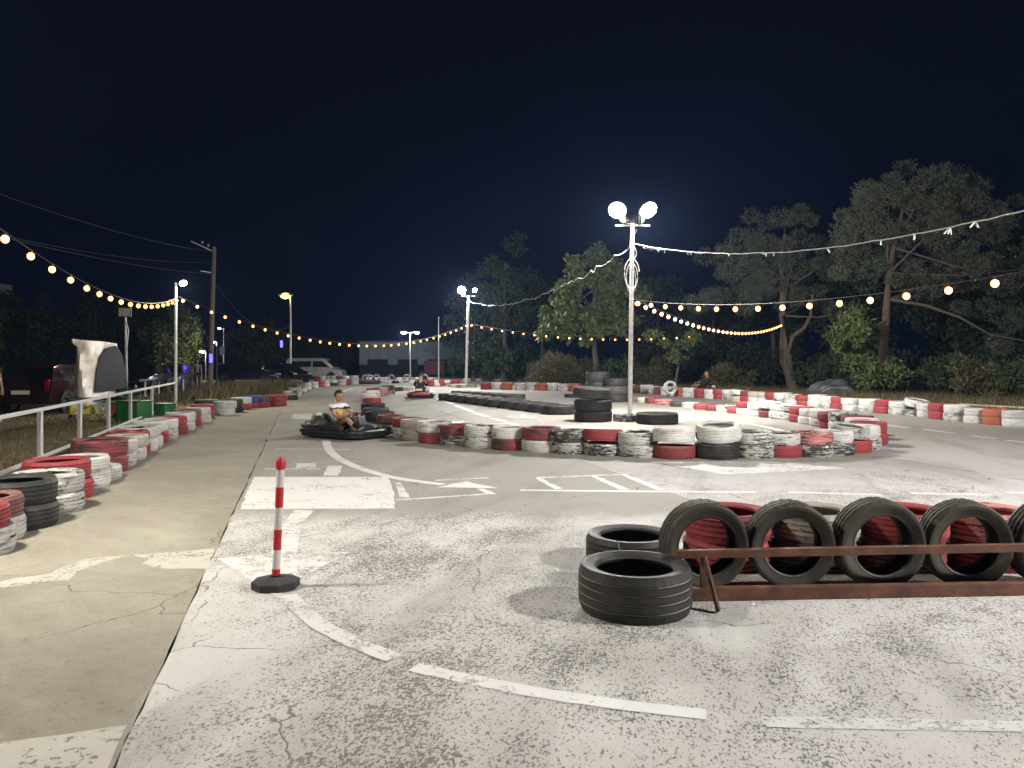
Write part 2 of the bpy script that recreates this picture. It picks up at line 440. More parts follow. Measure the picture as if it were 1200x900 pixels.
sheet('pavement', [js(s1 - J, YN), js(s1 - J, 27.0), (-9.0, 27.0), (-9.2, 22), (-7.7, 15.2), (-5.4, 6.7), (-2.4, YN)], M_PAVE, 0.0, thick=0.045, jitter=0.008)
sheet('grass_verge', [(-2.43, YN), (-5.43, 6.7), (-7.73, 15.2), (-9.23, 22), (-9.03, 27.0), (-9.84, 36), (-12.64, 50), (-22.1, 62), (-40, 95), (-70, 95), (-70, YN)], M_VERGE, -0.02)
sheet('grass_verge', [(15.53, YN), (14.03, 15.5), (12.23, 27.0), (9.83, 31.5), (4.23, 40.2), (0.53, 46.5), (3.03, 60), (7, 95), (90, 95), (90, YN)], M_SOIL, -0.02)

# ---- painted markings, each a thin sheet of its own
def mark(pix, mat=None, z=0.002, name='painted_marking', rough_edge=0.006):
    pts = [gp(*p) for p in pix]
    return sheet(name, [(p.x, p.y) for p in pts], mat or M_PAINT, z, jitter=rough_edge, step=0.10)
def band(pix, w, mat=None, z=0.002):
    """painted line along pixel points, width w in metres"""
    P = [gp(*p) for p in pix]; Q = []
    for i in range(len(P) - 1):
        for t in np.linspace(0, 1, 5)[:-1]: Q.append(P[i].lerp(P[i + 1], t))
    Q.append(P[-1])
    for _ in range(3): Q = [Q[0]] + [(Q[i - 1] + Q[i] * 2 + Q[i + 1]) / 4 for i in range(1, len(Q) - 1)] + [Q[-1]]
    L, Rr = [], []
    for i, q in enumerate(Q):
        t = (Q[min(i + 1, len(Q) - 1)] - Q[max(i - 1, 0)]).normalized(); nn = Vector((-t.y, t.x, 0))
        L.append(q + nn * w / 2 * random.uniform(0.93, 1.07)); Rr.append(q - nn * w / 2 * random.uniform(0.93, 1.07))
    mb = MB()
    a = [mb.bm.verts.new((v.x, v.y, z)) for v in L]; b = [mb.bm.verts.new((v.x, v.y, z)) for v in Rr]
    for i in range(len(a) - 1): mb.bm.faces.new((a[i], b[i], b[i + 1], a[i + 1]))
    me = mb.mesh('painted_line')
    if me.polygons[0].normal.z < 0: me.flip_normals()
    return tag(link('painted_line', me, mat or M_PAINT), kind='structure')

mark([(297, 559), (455, 559), (462, 577), (463, 596), (281, 597)])
mark([(384, 546), (401, 546), (396, 557.5), (379, 557.5)])
band([(382, 516), (385, 528), (397, 538), (420, 549), (457, 559.5), (493, 565), (519, 568)], 0.15, M_PAINT, 0.0040)
mark([(512, 571.5), (548, 564), (553, 566.5), (584, 572.5), (548, 572)], z=0.0055)
band([(510, 563), (573, 560)], 0.07, M_PAINT_WORN); band([(464, 586), (573, 579)], 0.07, M_PAINT_WORN)
mark([(463, 566), (470, 565.5), (480, 583), (468, 583)], M_PAINT_WORN); mark([(558, 573), (567, 573), (582, 579.5), (570, 580)], M_PAINT_WORN, 0.0048)
band([(609, 574.5), (700, 575.5), (886, 577)], 0.10); band([(629, 560), (728, 556)], 0.09, M_PAINT_WORN)
mark([(627, 560.5), (633, 560), (659, 573), (650, 573.5)], M_PAINT_WORN, 0.0040)
mark([(690, 557.5), (697, 557.2), (738, 574), (726, 574)], M_PAINT, 0.0040); mark([(727, 556.6), (733, 556.4), (781, 574.5), (770, 574.5)], M_PAINT, 0.0040)
band([(923, 577), (1033, 580)], 0.10); band([(1067, 578), (1163, 580)], 0.10); band([(1180, 577), (1300, 580)], 0.10)
mark([(760, 541), (900, 541), (1000, 549), (850, 556)], M_PAINT_WORN)
# arrow that points to the bottom of the picture
mark([(346, 598), (369, 598), (352, 617), (349, 648.2), (318, 650), (326, 618)], M_PAINT_WORN, 0.0026)
mark([(253, 655), (330, 650), (410, 647), (352, 678), (325, 702), (300, 684)], M_PAINT_WORN, 0.0040)
# long curved line in the foreground
band([(336, 698), (365, 727), (400, 748), (462, 772)], 0.115, M_PAINT_WORN, 0.0050)
band([(485, 782), (560, 799), (640, 814), (740, 828), (828, 838)], 0.105, M_PAINT, 0.0026)
band([(895, 846), (1000, 848), (1100, 850), (1260, 853)], 0.10, M_PAINT_WORN, 0.0026)
# remnants on the beige pavement
mark([(156, 650), (205, 647), (251, 643), (243, 667), (200, 667), (166, 661), (175, 655)], M_PAINT_PAVE, rough_edge=0.012)
mark([(60, 672), (100, 655), (153, 650), (120, 659), (90, 670), (80, 680), (0, 689), (0, 682)], M_PAINT_PAVE, rough_edge=0.014)
mark([(-40, 878), (75, 861), (149, 850), (127, 899), (112, 940), (-60, 940)], M_PAINT_PAVE, rough_edge=0.012)
# dashes beyond the infield wall
for a, b in (((512, 467), (530, 473.4)), ((533, 475), (554, 482.4)), ((556, 484), (572, 488.4)), ((576, 490), (592, 494)), ((594, 495), (613, 500.3))):
    band([a, b], 0.17)
band([(613, 489), (594, 488), (608, 490), (626, 489.2)], 0.22); mark([(606, 489), (614, 485.6), (620, 489)])
band([(515, 497.3), (595, 496.6)], 0.12, M_PAINT_WORN); mark([(523, 492), (534, 494.5), (546, 493.6), (532, 498), (529, 495)])
for a, b in (((1039, 498), (1065, 501.5)), ((1082, 503), (1118, 508)), ((1136, 510.5), (1168, 514)), ((1179, 516), (1225, 521))): band([a, b], 0.13)
band([(800, 485), (846, 491), (889, 498.5), (915, 504), (921, 507.5), (905, 509)], 0.17)
band([(424, 453), (408, 456), (396, 462), (395, 469), (400, 477)], 0.22, M_PAINT_WORN)
mark([(343, 485), (398, 484), (396, 491.5), (341, 491)], M_PAINT_WORN, rough_edge=0.03)
band([(322, 526), (410, 527)], 0.10, M_PAINT_WORN); band([(310, 549.5), (376, 550)], 0.10, M_PAINT_WORN, 0.0032); mark([(348, 543), (370, 543), (369, 548), (346, 548.4)], M_PAINT_WORN)
mark([(650, 498), (704, 500), (760, 506), (700, 506)], M_PAINT_WORN)

# ------------------------------------------------------------------ tyres
def tyre_mesh(name, R, Wd, rim, seg, style, hi):
    """lies flat, axis z, base at z=0. style 'rib' or 'block'"""
    h = Wd / 2; g = 0.012
    prof = []            # (r, z) going round, z from the middle
    if hi:
        ribs = [-0.60, -0.2, 0.2, 0.60]; gw = 0.072
        tread = [(-0.90, -0.012)]
        for rb in ribs: tread += [(rb - gw, 0.0), (rb - gw * 0.7, -g), (rb + gw * 0.7, -g), (rb + gw, 0.0)]
        tread += [(0.90, -0.012)]
    else:
        tread = [(-0.88, -0.012), (-0.42, 0.0), (-0.37, -g), (-0.30, -g), (-0.25, 0.0), (0.25, 0.0), (0.30, -g), (0.37, -g), (0.42, 0.0), (0.88, -0.012)]
    sw = R - rim
    for u, dr in tread: prof.append((R + dr, u * h * 0.94, 't' if abs(u) > 0.3 or hi else 'c'))
    prof += [(R - 0.16 * sw, h * 0.985, 's'), (R - 0.36 * sw, h * 1.0, 's'), (R - 0.40 * sw, h * 0.985, 's'), (R - 0.66 * sw, h * 0.93, 's'), (R - 0.86 * sw, h * 0.86, 's'), (R - 0.88 * sw, h * 0.89, 's'), (rim + 0.006, h * 0.84, 's'), (rim, h * 0.76, 's'),
             (rim + 0.012, h * 0.62, 'i'), (R - 0.35 * sw, h * 0.80, 'i'), (R - 0.16, h * 0.80, 'i') if R > 0.45 else (R - 0.03, h * 0.55, 'i'),
             (R - 0.16, -h * 0.80, 'i') if R > 0.45 else (R - 0.03, -h * 0.55, 'i'), (R - 0.35 * sw, -h * 0.80, 'i'), (rim + 0.012, -h * 0.62, 'i'),
             (rim, -h * 0.76, 's'), (rim + 0.006, -h * 0.84, 's'), (R - 0.88 * sw, -h * 0.89, 's'), (R - 0.86 * sw, -h * 0.86, 's'), (R - 0.66 * sw, -h * 0.93, 's'), (R - 0.40 * sw, -h * 0.985, 's'), (R - 0.36 * sw, -h * 1.0, 's'), (R - 0.16 * sw, -h * 0.985, 's')]
    m = len(prof); V = np.zeros((seg, m, 3))
    for k in range(seg):
        for i, (r, z, c) in enumerate(prof):
            rr = r; ang = 2 * PI * k / seg
            if c == 't' and style == 'block':
                ph = k + (1 if z > 0 else 0)
                if hi:
                    if ph % 4 == 0 and abs(z) > 0.25 * h: rr -= 0.0045
                    ang += 0.02 * (z / h)
                elif ph % 3 == 0: rr -= 0.008
            elif c == 't' and hi and abs(z) > 0.62 * h and k % 3 == 0: rr -= 0.004
            V[k, i] = (rr * math.cos(ang), rr * math.sin(ang), z + h)
    faces = []
    for k in range(seg):
        k2 = (k + 1) % seg
        for i in range(m):
            i2 = (i + 1) % m
            faces.append((k * m + i, k2 * m + i, k2 * m + i2, k * m + i2))
    me = bpy.data.meshes.new(name); me.from_pydata(V.reshape(-1, 3).tolist(), [], faces)
    me.polygons.foreach_set('use_smooth', [True] * len(me.polygons)); me.set_sharp_from_angle(angle=R_(38))
    me.materials.append(MATS['black']); me.update()
    return me

TY = {}
def tyre_kind(R, Wd, style, lod):
    key = (R, Wd, style, lod)
    if key not in TY:
        seg, hi = {'hi': (120, True), 'mid': (60, True), 'low': (33, False)}[lod]
        TY[key] = tyre_mesh('tyre', R, Wd, R * (0.665 if R < 0.45 else 0.56), seg, style, hi)
    return TY[key]

def tyre(loc, colour, R=0.32, Wd=0.205, style=None, lod='mid', rot=(0, 0, 0), label='', group=None):
    style = style or random.choice(('rib', 'block', 'block'))
    o = link('tyre', tyre_kind(R, Wd, style, lod), MATS[colour], None, loc, rot)
    tag(o, label, 'tyre', group)
    return o

ORD = ['first', 'second', 'third', 'fourth', 'fifth', 'sixth', 'seventh', 'eighth', 'ninth', 'tenth', 'eleventh', 'twelfth', 'thirteenth', 'fourteenth', 'fifteenth', 'sixteenth',
       'seventeenth', 'eighteenth', 'nineteenth', 'twentieth'] + ['twenty-' + w for w in ('first', 'second', 'third', 'fourth', 'fifth', 'sixth', 'seventh', 'eighth', 'ninth')] + ['thirtieth'] + ['thirty-' + w for w in ('first', 'second', 'third', 'fourth', 'fifth', 'sixth', 'seventh', 'eighth', 'ninth')]
SIZES = ((0.315, 0.187), (0.325, 0.196), (0.305, 0.178), (0.33, 0.205))
def stack(px, py, cols, where, group, lod='mid', size=None, tilt=None, jit=0.03, dy=0.0):
    """px: middle, py: where the foot meets the ground in front; cols from the bottom up"""
    z = 0.0
    d = FPX * CAM_H / (py - HORIZ)
    for i, c in enumerate(cols):
        R, Wd = size or random.choice(SIZES)
        dd = d + R + dy
        x = (px - 600) * dd / FPX
        jx, jy = (0, 0) if i == 0 else (random.uniform(-jit, jit), random.uniform(-jit, jit))
        rot = [random.uniform(-0.015, 0.015), random.uniform(-0.015, 0.015), random.uniform(0, 6.28)]
        if i == 0: rot[0] = rot[1] = 0
        rz = rot[2]; rx, ry = (tilt if (tilt and i == len(cols) - 1) else (rot[0], rot[1]))
        q = (Matrix.Rotation(rx, 3, 'X') @ Matrix.Rotation(ry, 3, 'Y') @ Matrix.Rotation(rz, 3, 'Z')).to_euler()
        lift = abs(rx) * R + abs(ry) * R
        lev = '' if len(cols) == 1 else (('bottom' if i == 0 else 'top') if len(cols) == 2 else ('bottom', 'middle', 'top')[i])
        lab = f"{PHRASE[c]} tyre, {lev + ' of ' if lev else 'alone as '}{where}"
        tyre((x + jx, dd + jy, z + (lift * 0.9 if i else 0)), c, R, Wd, None, lod, q, lab, group)
        z += Wd * 0.985 + 0.004

# ---- the wall along the white fence
A = [(-39, 661, 'whiteworn', 'red'), (-22, 643, 'whitebad', 'brownred'), (20, 626, 'nearblack', 'nearblack'), (57, 606, 'whiteworn', 'white'),
     (70, 590, 'red', 'red'), (95, 575, 'white', 'white'), (112, 566, 'white', None), (117, 557, 'redworn', 'redworn'), (132, 549, 'white', 'white'), (146, 541, 'white', 'beige'),
     (152, 535, 'red', 'red'), (161, 530.5, 'white', 'white'), (168, 526, 'white', 'white'), (176, 521, 'red', 'white'), (188, 516, 'white', 'white'),
     (202, 510, 'red', 'red'), (212, 505, 'white', 'whiteworn'), (219, 500.5, 'red', 'brownred'), (232, 496, 'white', 'white'), (238, 490.5, 'red', 'red'),
     (262, 487, 'white', 'white'), (273, 483.5, 'black', 'dustyblack'), (283, 480.5, 'redworn', 'white'), (294, 478.5, 'redworn', 'blue'), (307, 477.3, 'redworn', 'brownred'), (325.5, 476.4, 'red', 'red')]
for i, (px, py, c0, c1) in enumerate(A):
    if i < 2: where = 'the stack ' + ('two' if i == 0 else 'one') + ' before the black pair by the fence'
    elif i == 2: where = 'the all-black pair beside the white fence'
    else: where = f'{ORD[i - 3]} stack past the black pair by the fence'
    where = where.replace('the stack', 'the stack') if i < 3 else 'the ' + where
    big = (0.335, 0.215) if i in (2, 4) else ((0.355, 0.225) if i == 7 else None)
    stack(px, py, [c for c in (c0, c1) if c], where, 'tyre wall along the white fence', 'hi' if i < 9 else 'mid', big)
# loose black tyre behind that wall
tyre((-8.9, 22.3, -0.02), 'dustyblack', 0.33, 0.22, 'rib', 'mid', (0, 0, 1), 'dusty grey tyre lying on the grass behind the red and white wall', None)
tyre((-8.88, 22.34, 0.205), 'dustyblack', 0.33, 0.22, 'rib', 'mid', (0, 0, 2), 'dusty grey tyre on top of another on the grass behind the wall', None)

# ---- the wall on, towards the van
A2 = [(340, 469, 'black', 'beige'), (345, 464.5, 'whiteworn', 'beige'), (352, 460, 'white', 'whiteworn'), (358, 457, 'white', 'white'), (367, 455, 'white', 'white'), (374, 453.6, 'red', 'red'), (381, 452.8, 'white', 'white'),
      (390, 452.2, 'black', 'white'), (400, 451.6, 'white', 'white'), (405, 451.4, 'red', 'red'), (415, 450.6, 'white', 'white', 'white')]
for i, r in enumerate(A2):
    stack(r[0], r[1], list(r[2:]), f'the {ORD[i]} stack from the bright red pair towards the van', 'tyre wall curving towards the silver van', 'low')

# ---- infield wall
B = [(446, 505, 'dustyblack', 'black'), (458, 509, 'whitebad', 'brownred'), (478, 513, 'whitebad', 'redworn'), (489, 516, 'beige', 'beige'), (511, 520.5, 'redworn', 'whiteworn'), (537, 523.2, 'whitebad', 'redworn'),
     (566, 526.2, 'whitebad', 'whiteworn'), (598, 528.4, 'redworn', 'whiteworn'), (634, 531, 'whitebad', 'redworn'), (669, 533, 'whitebad', 'whiteworn'), (707, 535, 'whiteworn', 'red'),
     (748, 537, 'whitebad', 'whiteworn'), (790, 539, 'darkred', 'whiteworn'), (840, 539.5, 'black', 'white'), (882, 538, 'whitebad', 'whiteworn'), (916, 537.2, 'red', 'whiteworn'),
     (951, 536.8, 'whitebad', 'redwhite'), (977, 534.6, 'whiteworn', 'whiteworn'), (997, 531.5, 'red', 'whitebad'), (1009, 527.5, 'whitebad', 'white'), (1018, 522, 'red', 'redworn'),
     (1011, 514.5, 'white', 'white'), (1003, 510, 'darkred', 'darkred'), (989, 506, 'whitebad', 'whiteworn'), (976, 503.3, 'red', 'darkred'), (965, 500.6, 'whitebad', 'white'),
     (951, 498, 'white', 'white'), (940, 495.6, 'red', 'red'), (928, 493.4, 'white', 'white'), (916, 491.6, 'white', 'white'), (903, 490, 'darkred', 'white'), (890, 488.4, 'white', 'white'), (876, 486.4, 'whiteworn', 'red')]
for i, (px, py, c0, c1) in enumerate(B):
    tl = {13: (0.12, -0.06), 12: (-0.10, 0.05), 10: (-0.07, 0.02), 18: (0.10, 0.10), 30: (0.05, 0.12)}.get(i)
    sz = (0.355, 0.24) if i == 13 else (random.choice(((0.33, 0.192), (0.335, 0.20), (0.322, 0.185))) if 4 <= i <= 16 else None)
    stack(px, py, [c0, c1], f"the {ORD[i]} stack from the boy's kart, infield wall", 'stacks of the curved infield wall', 'mid', sz, tl)
B1 = [(865, 485, 'redworn'), (852, 483, 'whiteworn'), (838, 482, 'darkred'), (824, 480.5, 'redworn'), (810, 478.4, 'whitebad'), (795, 477, 'dustyblack'), (778, 474.6, 'redwhite'), (766, 473, 'redworn'), (756, 472, 'beige'), (746, 471.2, 'brownred')]
for i, (px, py, c) in enumerate(B1):
    stack(px, py, [c], f'the {ORD[i]} single beyond the stacks of the infield wall', 'single tyres ending the infield wall', 'low')
# end of the infield wall, seen end-on behind the boy
BK = [(428, 503, 'dustyblack', 'dustyblack', 'black'), (441, 497.5, 'black', 'dustyblack'), (436, 490.5, 'black', 'black'), (436, 480, 'white', 'red'), (435, 474, 'red', 'white'), (434.5, 469.5, 'whiteworn', 'whiteworn'), (437, 465.5, 'whiteworn', 'redworn'), (447, 464, 'redwhite', 'beige'), (455, 462, 'whiteworn', 'redworn')]
for i, r in enumerate(BK[1:]):
    stack(r[0], r[1], list(r[2:]), f'the {ORD[i]} stack leading back from the driving boy', 'wall leading away behind the boy', 'mid' if i < 4 else 'low')

# ---- black truck tyres and the mast foot
TR = (0.50, 0.275)
def tyre_line(pa, pb, n, col, sz, phrase, group):
    a_, b_ = gp(*pa), gp(*pb)
    for i in range(n):
        p = b_.lerp(a_, i / (n - 1))
        tyre((p.x + random.uniform(-.03, .03), p.y + sz[0] + random.uniform(-.05, .05), 0), col, sz[0], sz[1], 'block', 'mid', (0, 0, random.uniform(0, 6)), f'{PHRASE[col]} truck tyre, {ORD[i]} in the {phrase}', group)
tyre_line((527, 469.5), (656, 486.6), 10, 'black', TR, 'low black line from the triple stack', 'low line of black truck tyres')
tyre_line((540, 465.2), (602, 470.0), 6, 'dustyblack', (0.48, 0.26), 'line behind the low black line', 'rear line of black truck tyres')
stack(695, 495.2, ['black', 'black', 'dustyblack'], 'the triple truck tyre stack beside the light mast', 'triple stack by the mast', 'mid', (0.49, 0.275), (0.03, 0.07), 0.06)
stack(770, 498.2, ['black'], 'a wide truck tyre right of the white mast foot', None, 'mid', (0.52, 0.27))
stack(722, 471.5, ['black', 'dustyblack', 'black'], 'the rear triple stack behind the mast', 'rear stacks behind the mast', 'low', (0.50, 0.30))
stack(701, 470.5, ['black', 'black', 'black'], 'the rear triple stack farthest from the mast', 'rear stacks behind the mast', 'low', (0.50, 0.38))
stack(670, 466, ['black'], 'a low tyre behind the black line, near the rear stacks', None, 'low', (0.33, 0.14))
MAST = gp(738, 493); MAST.z = 0
tyre((MAST.x - 0.12, MAST.y - 0.12, 0), 'whiteworn', 0.33, 0.2, 'rib', 'mid', (0, 0, 0.4), 'scuffed white tyre around the foot of the tall light mast', None)

# ---- the wall under the trees
E = [(1192, 501, 'white', 'white'), (1169.5, 499, 'orange', 'orange'), (1145, 496.6, 'white', 'white'), (1122, 494, 'white', 'white'), (1104, 492, 'red', 'red'), (1089, 489.6, 'white', 'white'), (1073, 488, 'whiteworn', 'white'),
     (1055, 486.6, 'white', 'white'), (1038, 485, 'red', 'red'), (1019, 483.6, 'white', 'white'), (999, 481.6, 'white', 'white'), (985, 480, 'red', 'red'), (972.5, 478.4, 'white', 'white'), (958, 477.4, 'white', 'white'),
     (944, 476.4, 'red', 'red'), (930, 475.4, 'white', 'white'), (917, 474.2, 'whiteworn', 'white'), (907.5, 473.2, 'darkred', 'red'), (897.5, 472.6, 'white', 'beige'), (887, 472, 'white', 'beige'), (877.5, 471, 'red', 'darkred'),
     (866, 470.4, 'beige', 'white'), (856, 469.2, 'white', 'white'), (845.5, 468.2, 'red', 'red'), (834, 467.7, 'white', 'white'), (822, 466.8, 'darkred', 'red'), (809, 465.8, 'white', 'white'), (798, 464.6, 'orange', 'orange'),
     (790, 464, 'white', 'white'), (782, 463.2, 'white', 'white'), (774, 462.5, 'red', 'brownred'), (766.5, 462, 'white', 'white'), (758.5, 461.2, 'white', 'white'), (748, 460.6, 'darkred', 'brownred'), (738, 460, 'white', 'white')]
for i, (px, py, c0, c1) in enumerate(E):
    stack(px, py, [c0, c1], f'the {ORD[i]} stack from the pipe railing', 'tyre wall under the pines', 'low' if i > 10 else 'mid', None, {6: (0.16, 0.1), 21: (0.03, 0.12)}.get(i))
E2 = [(673.5, 458.8, 'orange', 'orange'), (661, 458.5, 'white', 'white'), (648, 458, 'whiteworn', 'white'), (635, 457.8, 'orange', 'orange'), (622.5, 457.3, 'white', 'white'), (609.5, 457.3, 'white', 'white'), (594, 457.1, 'orange', 'orange'), (582, 456.6, 'white', 'white'), (569.5, 456.6, 'red', 'red')]
for i, (px, py, c0, c1) in enumerate(E2):
    stack(px, py, [c0, c1], f'the {ORD[i]} stack before the dry bush, from the black stack', 'wall before the dry bush', 'low')
tyre(at(784, 33.5, 0.42) , 'white', 0.30, 0.19, 'rib', 'low', (PI / 2, 0, 0.3), 'white tyre standing on edge on top of the wall under the pines', None)

# ---- rear walls at the end of the track (alike and told apart only by place)
def far_row(pts, cols, n, phrase, levels=2, d_off=0.0):
    P = [gp(*p) for p in pts]; L = [0]
    for a, b in zip(P[:-1], P[1:]): L.append(L[-1] + (b - a).length)
    for i in range(n):
        t = L[-1] * i / max(1, n - 1); k = max(j for j in range(len(P) - 1) if L[j] <= t + 1e-9)
        p = P[k].lerp(P[k + 1], (t - L[k]) / max(1e-6, L[k + 1] - L[k]))
        z = 0
        c = cols[i % len(cols)]
        for j in range(levels):
            R, Wd = random.choice(SIZES); lv = ('lower ', 'upper ')[j] if levels == 2 else ''
            tyre((p.x + random.uniform(-.05, .05), p.y + d_off + random.uniform(-.05, .05), z), c, R, Wd, 'block', 'low', (0, 0, random.uniform(0, 6)), f'{PHRASE[c]} {lv}tyre in the {phrase}', f'{PHRASE[c]} {lv}tyres of the {phrase}')
            z += Wd
far_row([(372, 446), (405, 446)], ['red', 'white', 'white', 'whiteworn'], 6, 'far wall in front of the silver van')
far_row([(424, 449.5), (470, 449)], ['white', 'black', 'whiteworn', 'white'], 7, 'far wall below the blue-grey building', 1)
far_row([(504, 452.5), (534, 452)], ['red', 'white', 'red', 'white', 'red'], 6, 'far wall behind the driver in black')
far_row([(548, 446.5), (606, 446.5)], ['white', 'brownred', 'white', 'whiteworn', 'white', 'white'], 9, 'far wall left of the dry bush', 1)
far_row([(432, 444.5), (512, 444.5)], ['white', 'whiteworn', 'beige', 'white', 'black'], 12, 'last wall before the blue-grey building', 1)
far_row([(458, 458.6), (478, 457)], ['black', 'dustyblack', 'white', 'whiteworn'], 4, 'short wall left of the driver in black', 1)
P2B = gp(546, 454)
for i, a in enumerate((0.0, 1.6, 3.1, 4.7)):
    tyre((P2B.x - 0.2 + math.cos(a) * 0.55, P2B.y - 0.1 + math.sin(a) * 0.55, 0), 'white', 0.31, 0.2, 'block', 'low', (0, 0, a), 'white tyre ringed around the foot of the second light mast', 'white tyres round the second mast')
for px, dd, c in ((428, 58, 'white'), (433, 58.2, 'white'), (441, 58.5, 'whiteworn'), (459, 58, 'beige'), (476, 59, 'beige'), (498, 60, 'white')):
    p = at(px, dd, 0.31)
    tyre((p.x, p.y + 0.1, 0.31 + 0.0), c, 0.31, 0.2, 'rib', 'low', (PI / 2, 0, random.uniform(-0.4, 0.4)), f'{PHRASE[c]} tyre standing upright in the last wall', f'upright {PHRASE[c]} tyres in the last wall')

# ---- foreground: rail with upright tyres
tyre((0.752, 4.70, 0), 'nearblack', 0.345, 0.275, 'rib', 'hi', (0, 0, 0.3), 'wide bare black tyre with four tread grooves lying before the rusty rail', None)
gd = MB()
for zz_ in (-0.60, -0.2, 0.2, 0.60):
    z_ = 0.1375 + zz_ * 0.1375 * 0.94
    gd.tube([(0.3345 * math.cos(a), 0.3345 * math.sin(a), z_) for a in np.linspace(0, 2 * PI, 96, endpoint=False)], 0.0042, 6, closed=True)
gd.build('groove_dust', plain('pale_dust', (0.34, 0.32, 0.28), 0.95, 0, 0.4, 9), [o_ for o_ in bpy.data.objects if o_.get('label', '').startswith('wide bare black tyre')][0])
tyre((0.895, 5.76, 0), 'nearblack', 0.34, 0.225, 'rib', 'hi', (0, 0, 1.3), 'bare black tyre lying behind the wide grooved one, by the rail end', None)
ve = []
for i, (x, R, yaw, lean) in enumerate(((1.275, 0.288, 0.10, 0.05), (1.853, 0.285, -0.05, 0.06), (2.433, 0.295, 0.06, 0.04), (3.018, 0.288, -0.04, 0.05), (3.600, 0.29, 0.05, 0.05))):
    Wd = 0.205
    # axis along y, lean back a little; the mesh base is one sidewall
    Mx = Matrix.Rotation(yaw, 4, 'Z') @ Matrix.Rotation(PI / 2 + lean, 4, 'X') @ Matrix.Rotation(random.uniform(0, 6), 4, 'Z')
    cen = Vector((x, 5.12 + 0.014 * (i % 2), R * math.cos(lean) + Wd / 2 * math.sin(lean) + 0.002))
    loc = cen - (Mx.to_3x3() @ Vector((0, 0, Wd / 2)))
    tyre(loc, 'brownblack', R, Wd, 'block', 'hi', Mx.to_euler(), f'dark worn tyre standing upright behind the rusty rail, {ORD[i]} from the leg end', 'upright tyres behind the rusty rail')
SB = [(850, 'red', 'red'), (950, 'brownblack', 'beige'), (1053, 'darkred', 'red'), (1152, 'red', 'redwhite'), (1251, 'whiteworn', 'black')]
for i, (px, c0, c1) in enumerate(SB):
    x = 1.60 + i * 0.655; z = 0
    for j, c in enumerate((c0, c1)):
        tyre((x + random.uniform(-0.02, 0.02), 5.74 + random.uniform(-0.01, 0.03), z), c, 0.318, 0.205, 'block', 'hi', (0, 0, random.uniform(0, 6)), f"{PHRASE[c]} tyre, {('bottom', 'top')[j]} of the {ORD[i]} stack behind the upright tyres", 'stacks behind the upright tyres')
        z += 0.206
for i in range(3):
    tyre((1.95 + 0.665 * i, 6.42, 0), ('black', 'whiteworn', 'black')[i], 0.32, 0.2, 'rib', 'mid', (0, 0, i), f"{('plain black', 'chipped white', 'plain black')[i]} tyre lying in the rear row behind the rail, {ORD[i]} along", 'low rear row behind the rail')
rail = empty('barrier_rail', (1.1, 4.82, 0)); tag(rail, 'rusty steel barrier rail holding upright tyres, with slanted leg', 'barrier')
o0 = Vector((1.1, 4.82, 0))
def rel(*p): return Vector(p) - o0
MB().bar(rel(1.03, 4.815, 0.300), rel(4.35, 5.005, 0.315), 0.045, 0.050).build('upper_rail', M_RUST, rail, bev=0.004)
MB().bar(rel(1.13, 4.845, 0.041), rel(4.35, 5.030, 0.041), 0.060, 0.080).build('lower_rail', M_RUST, rail, bev=0.004)
MB().bar(rel(1.205, 4.80, 0.285), rel(1.235, 4.595, 0.012), 0.014, 0.042).build('leg', M_RUST, rail, bev=0.002)
MB().bar(rel(3.95, 4.955, 0.285), rel(3.98, 4.76, 0.012), 0.014, 0.042).build('leg', M_RUST, rail, bev=0.002)
MB().bar(rel(1.205, 4.85, 0.08), rel(1.205, 4.85, 0.28), 0.03, 0.03).build('upright', M_RUST, rail)
tw = MB(); tw.tube([(0.70, 5.05, 0.03), (0.70, 5.045, 0.2), (0.70, 5.03, 0.288), (0.70, 4.96, 0.285), (0.70, 4.90, 0.25), (0.701, 4.91, 0.12), (0.702, 4.95, 0.04)], 0.003, 5)
tw.tube([(0.70, 5.03, 0.289), (0.72, 5.2, 0.292), (0.74, 5.40, 0.24), (0.75, 5.46, 0.23)], 0.003, 5)
tag(tw.build('tie_wire', M_DARK), 'thin dark wire tying the two bare black tyres together', 'wire')

# ------------------------------------------------------------------ delineator post
dp = empty('delineator_post', (-1.578, 5.13, 0.0)); tag(dp, 'red and white banded plastic delineator post on black octagonal foot', 'post')
b = MB(); oc = [(0.158 * math.cos(PI / 8 + k * PI / 4), 0.158 * math.sin(PI / 8 + k * PI / 4)) for k in range(8)]
lo = [b.bm.verts.new((x, y, 0.001)) for x, y in oc]; m1 = [b.bm.verts.new((x, y, 0.050)) for x, y in oc]; m2 = [b.bm.verts.new((x * 0.36, y * 0.36, 0.074)) for x, y in oc]
b.bm.faces.new(lo[::-1]); b.bm.faces.new(m2)
for k in range(8):
    b.bm.faces.new((lo[k], lo[(k + 1) % 8], m1[(k + 1) % 8], m1[k])); b.bm.faces.new((m1[k], m1[(k + 1) % 8], m2[(k + 1) % 8], m2[k]))
b.build('foot', plain('recycled_rubber', (0.030, 0.030, 0.031), 0.75, 0, 0.3, 30, 0.4), dp, bev=0.004)
M_PRED = plain('post_red', (0.52, 0.020, 0.032), 0.4, 0, 0.22, 28); M_PWHITE = plain('post_white', (0.68, 0.63, 0.62), 0.45, 0, 0.16, 26)
def leanp(z): return Vector((0.036 * (z - 0.06) / 0.8, 0.0, z))
MB().tube([leanp(0.06), leanp(0.085)], 0.034, 20).build('collar', M_DARK, dp)
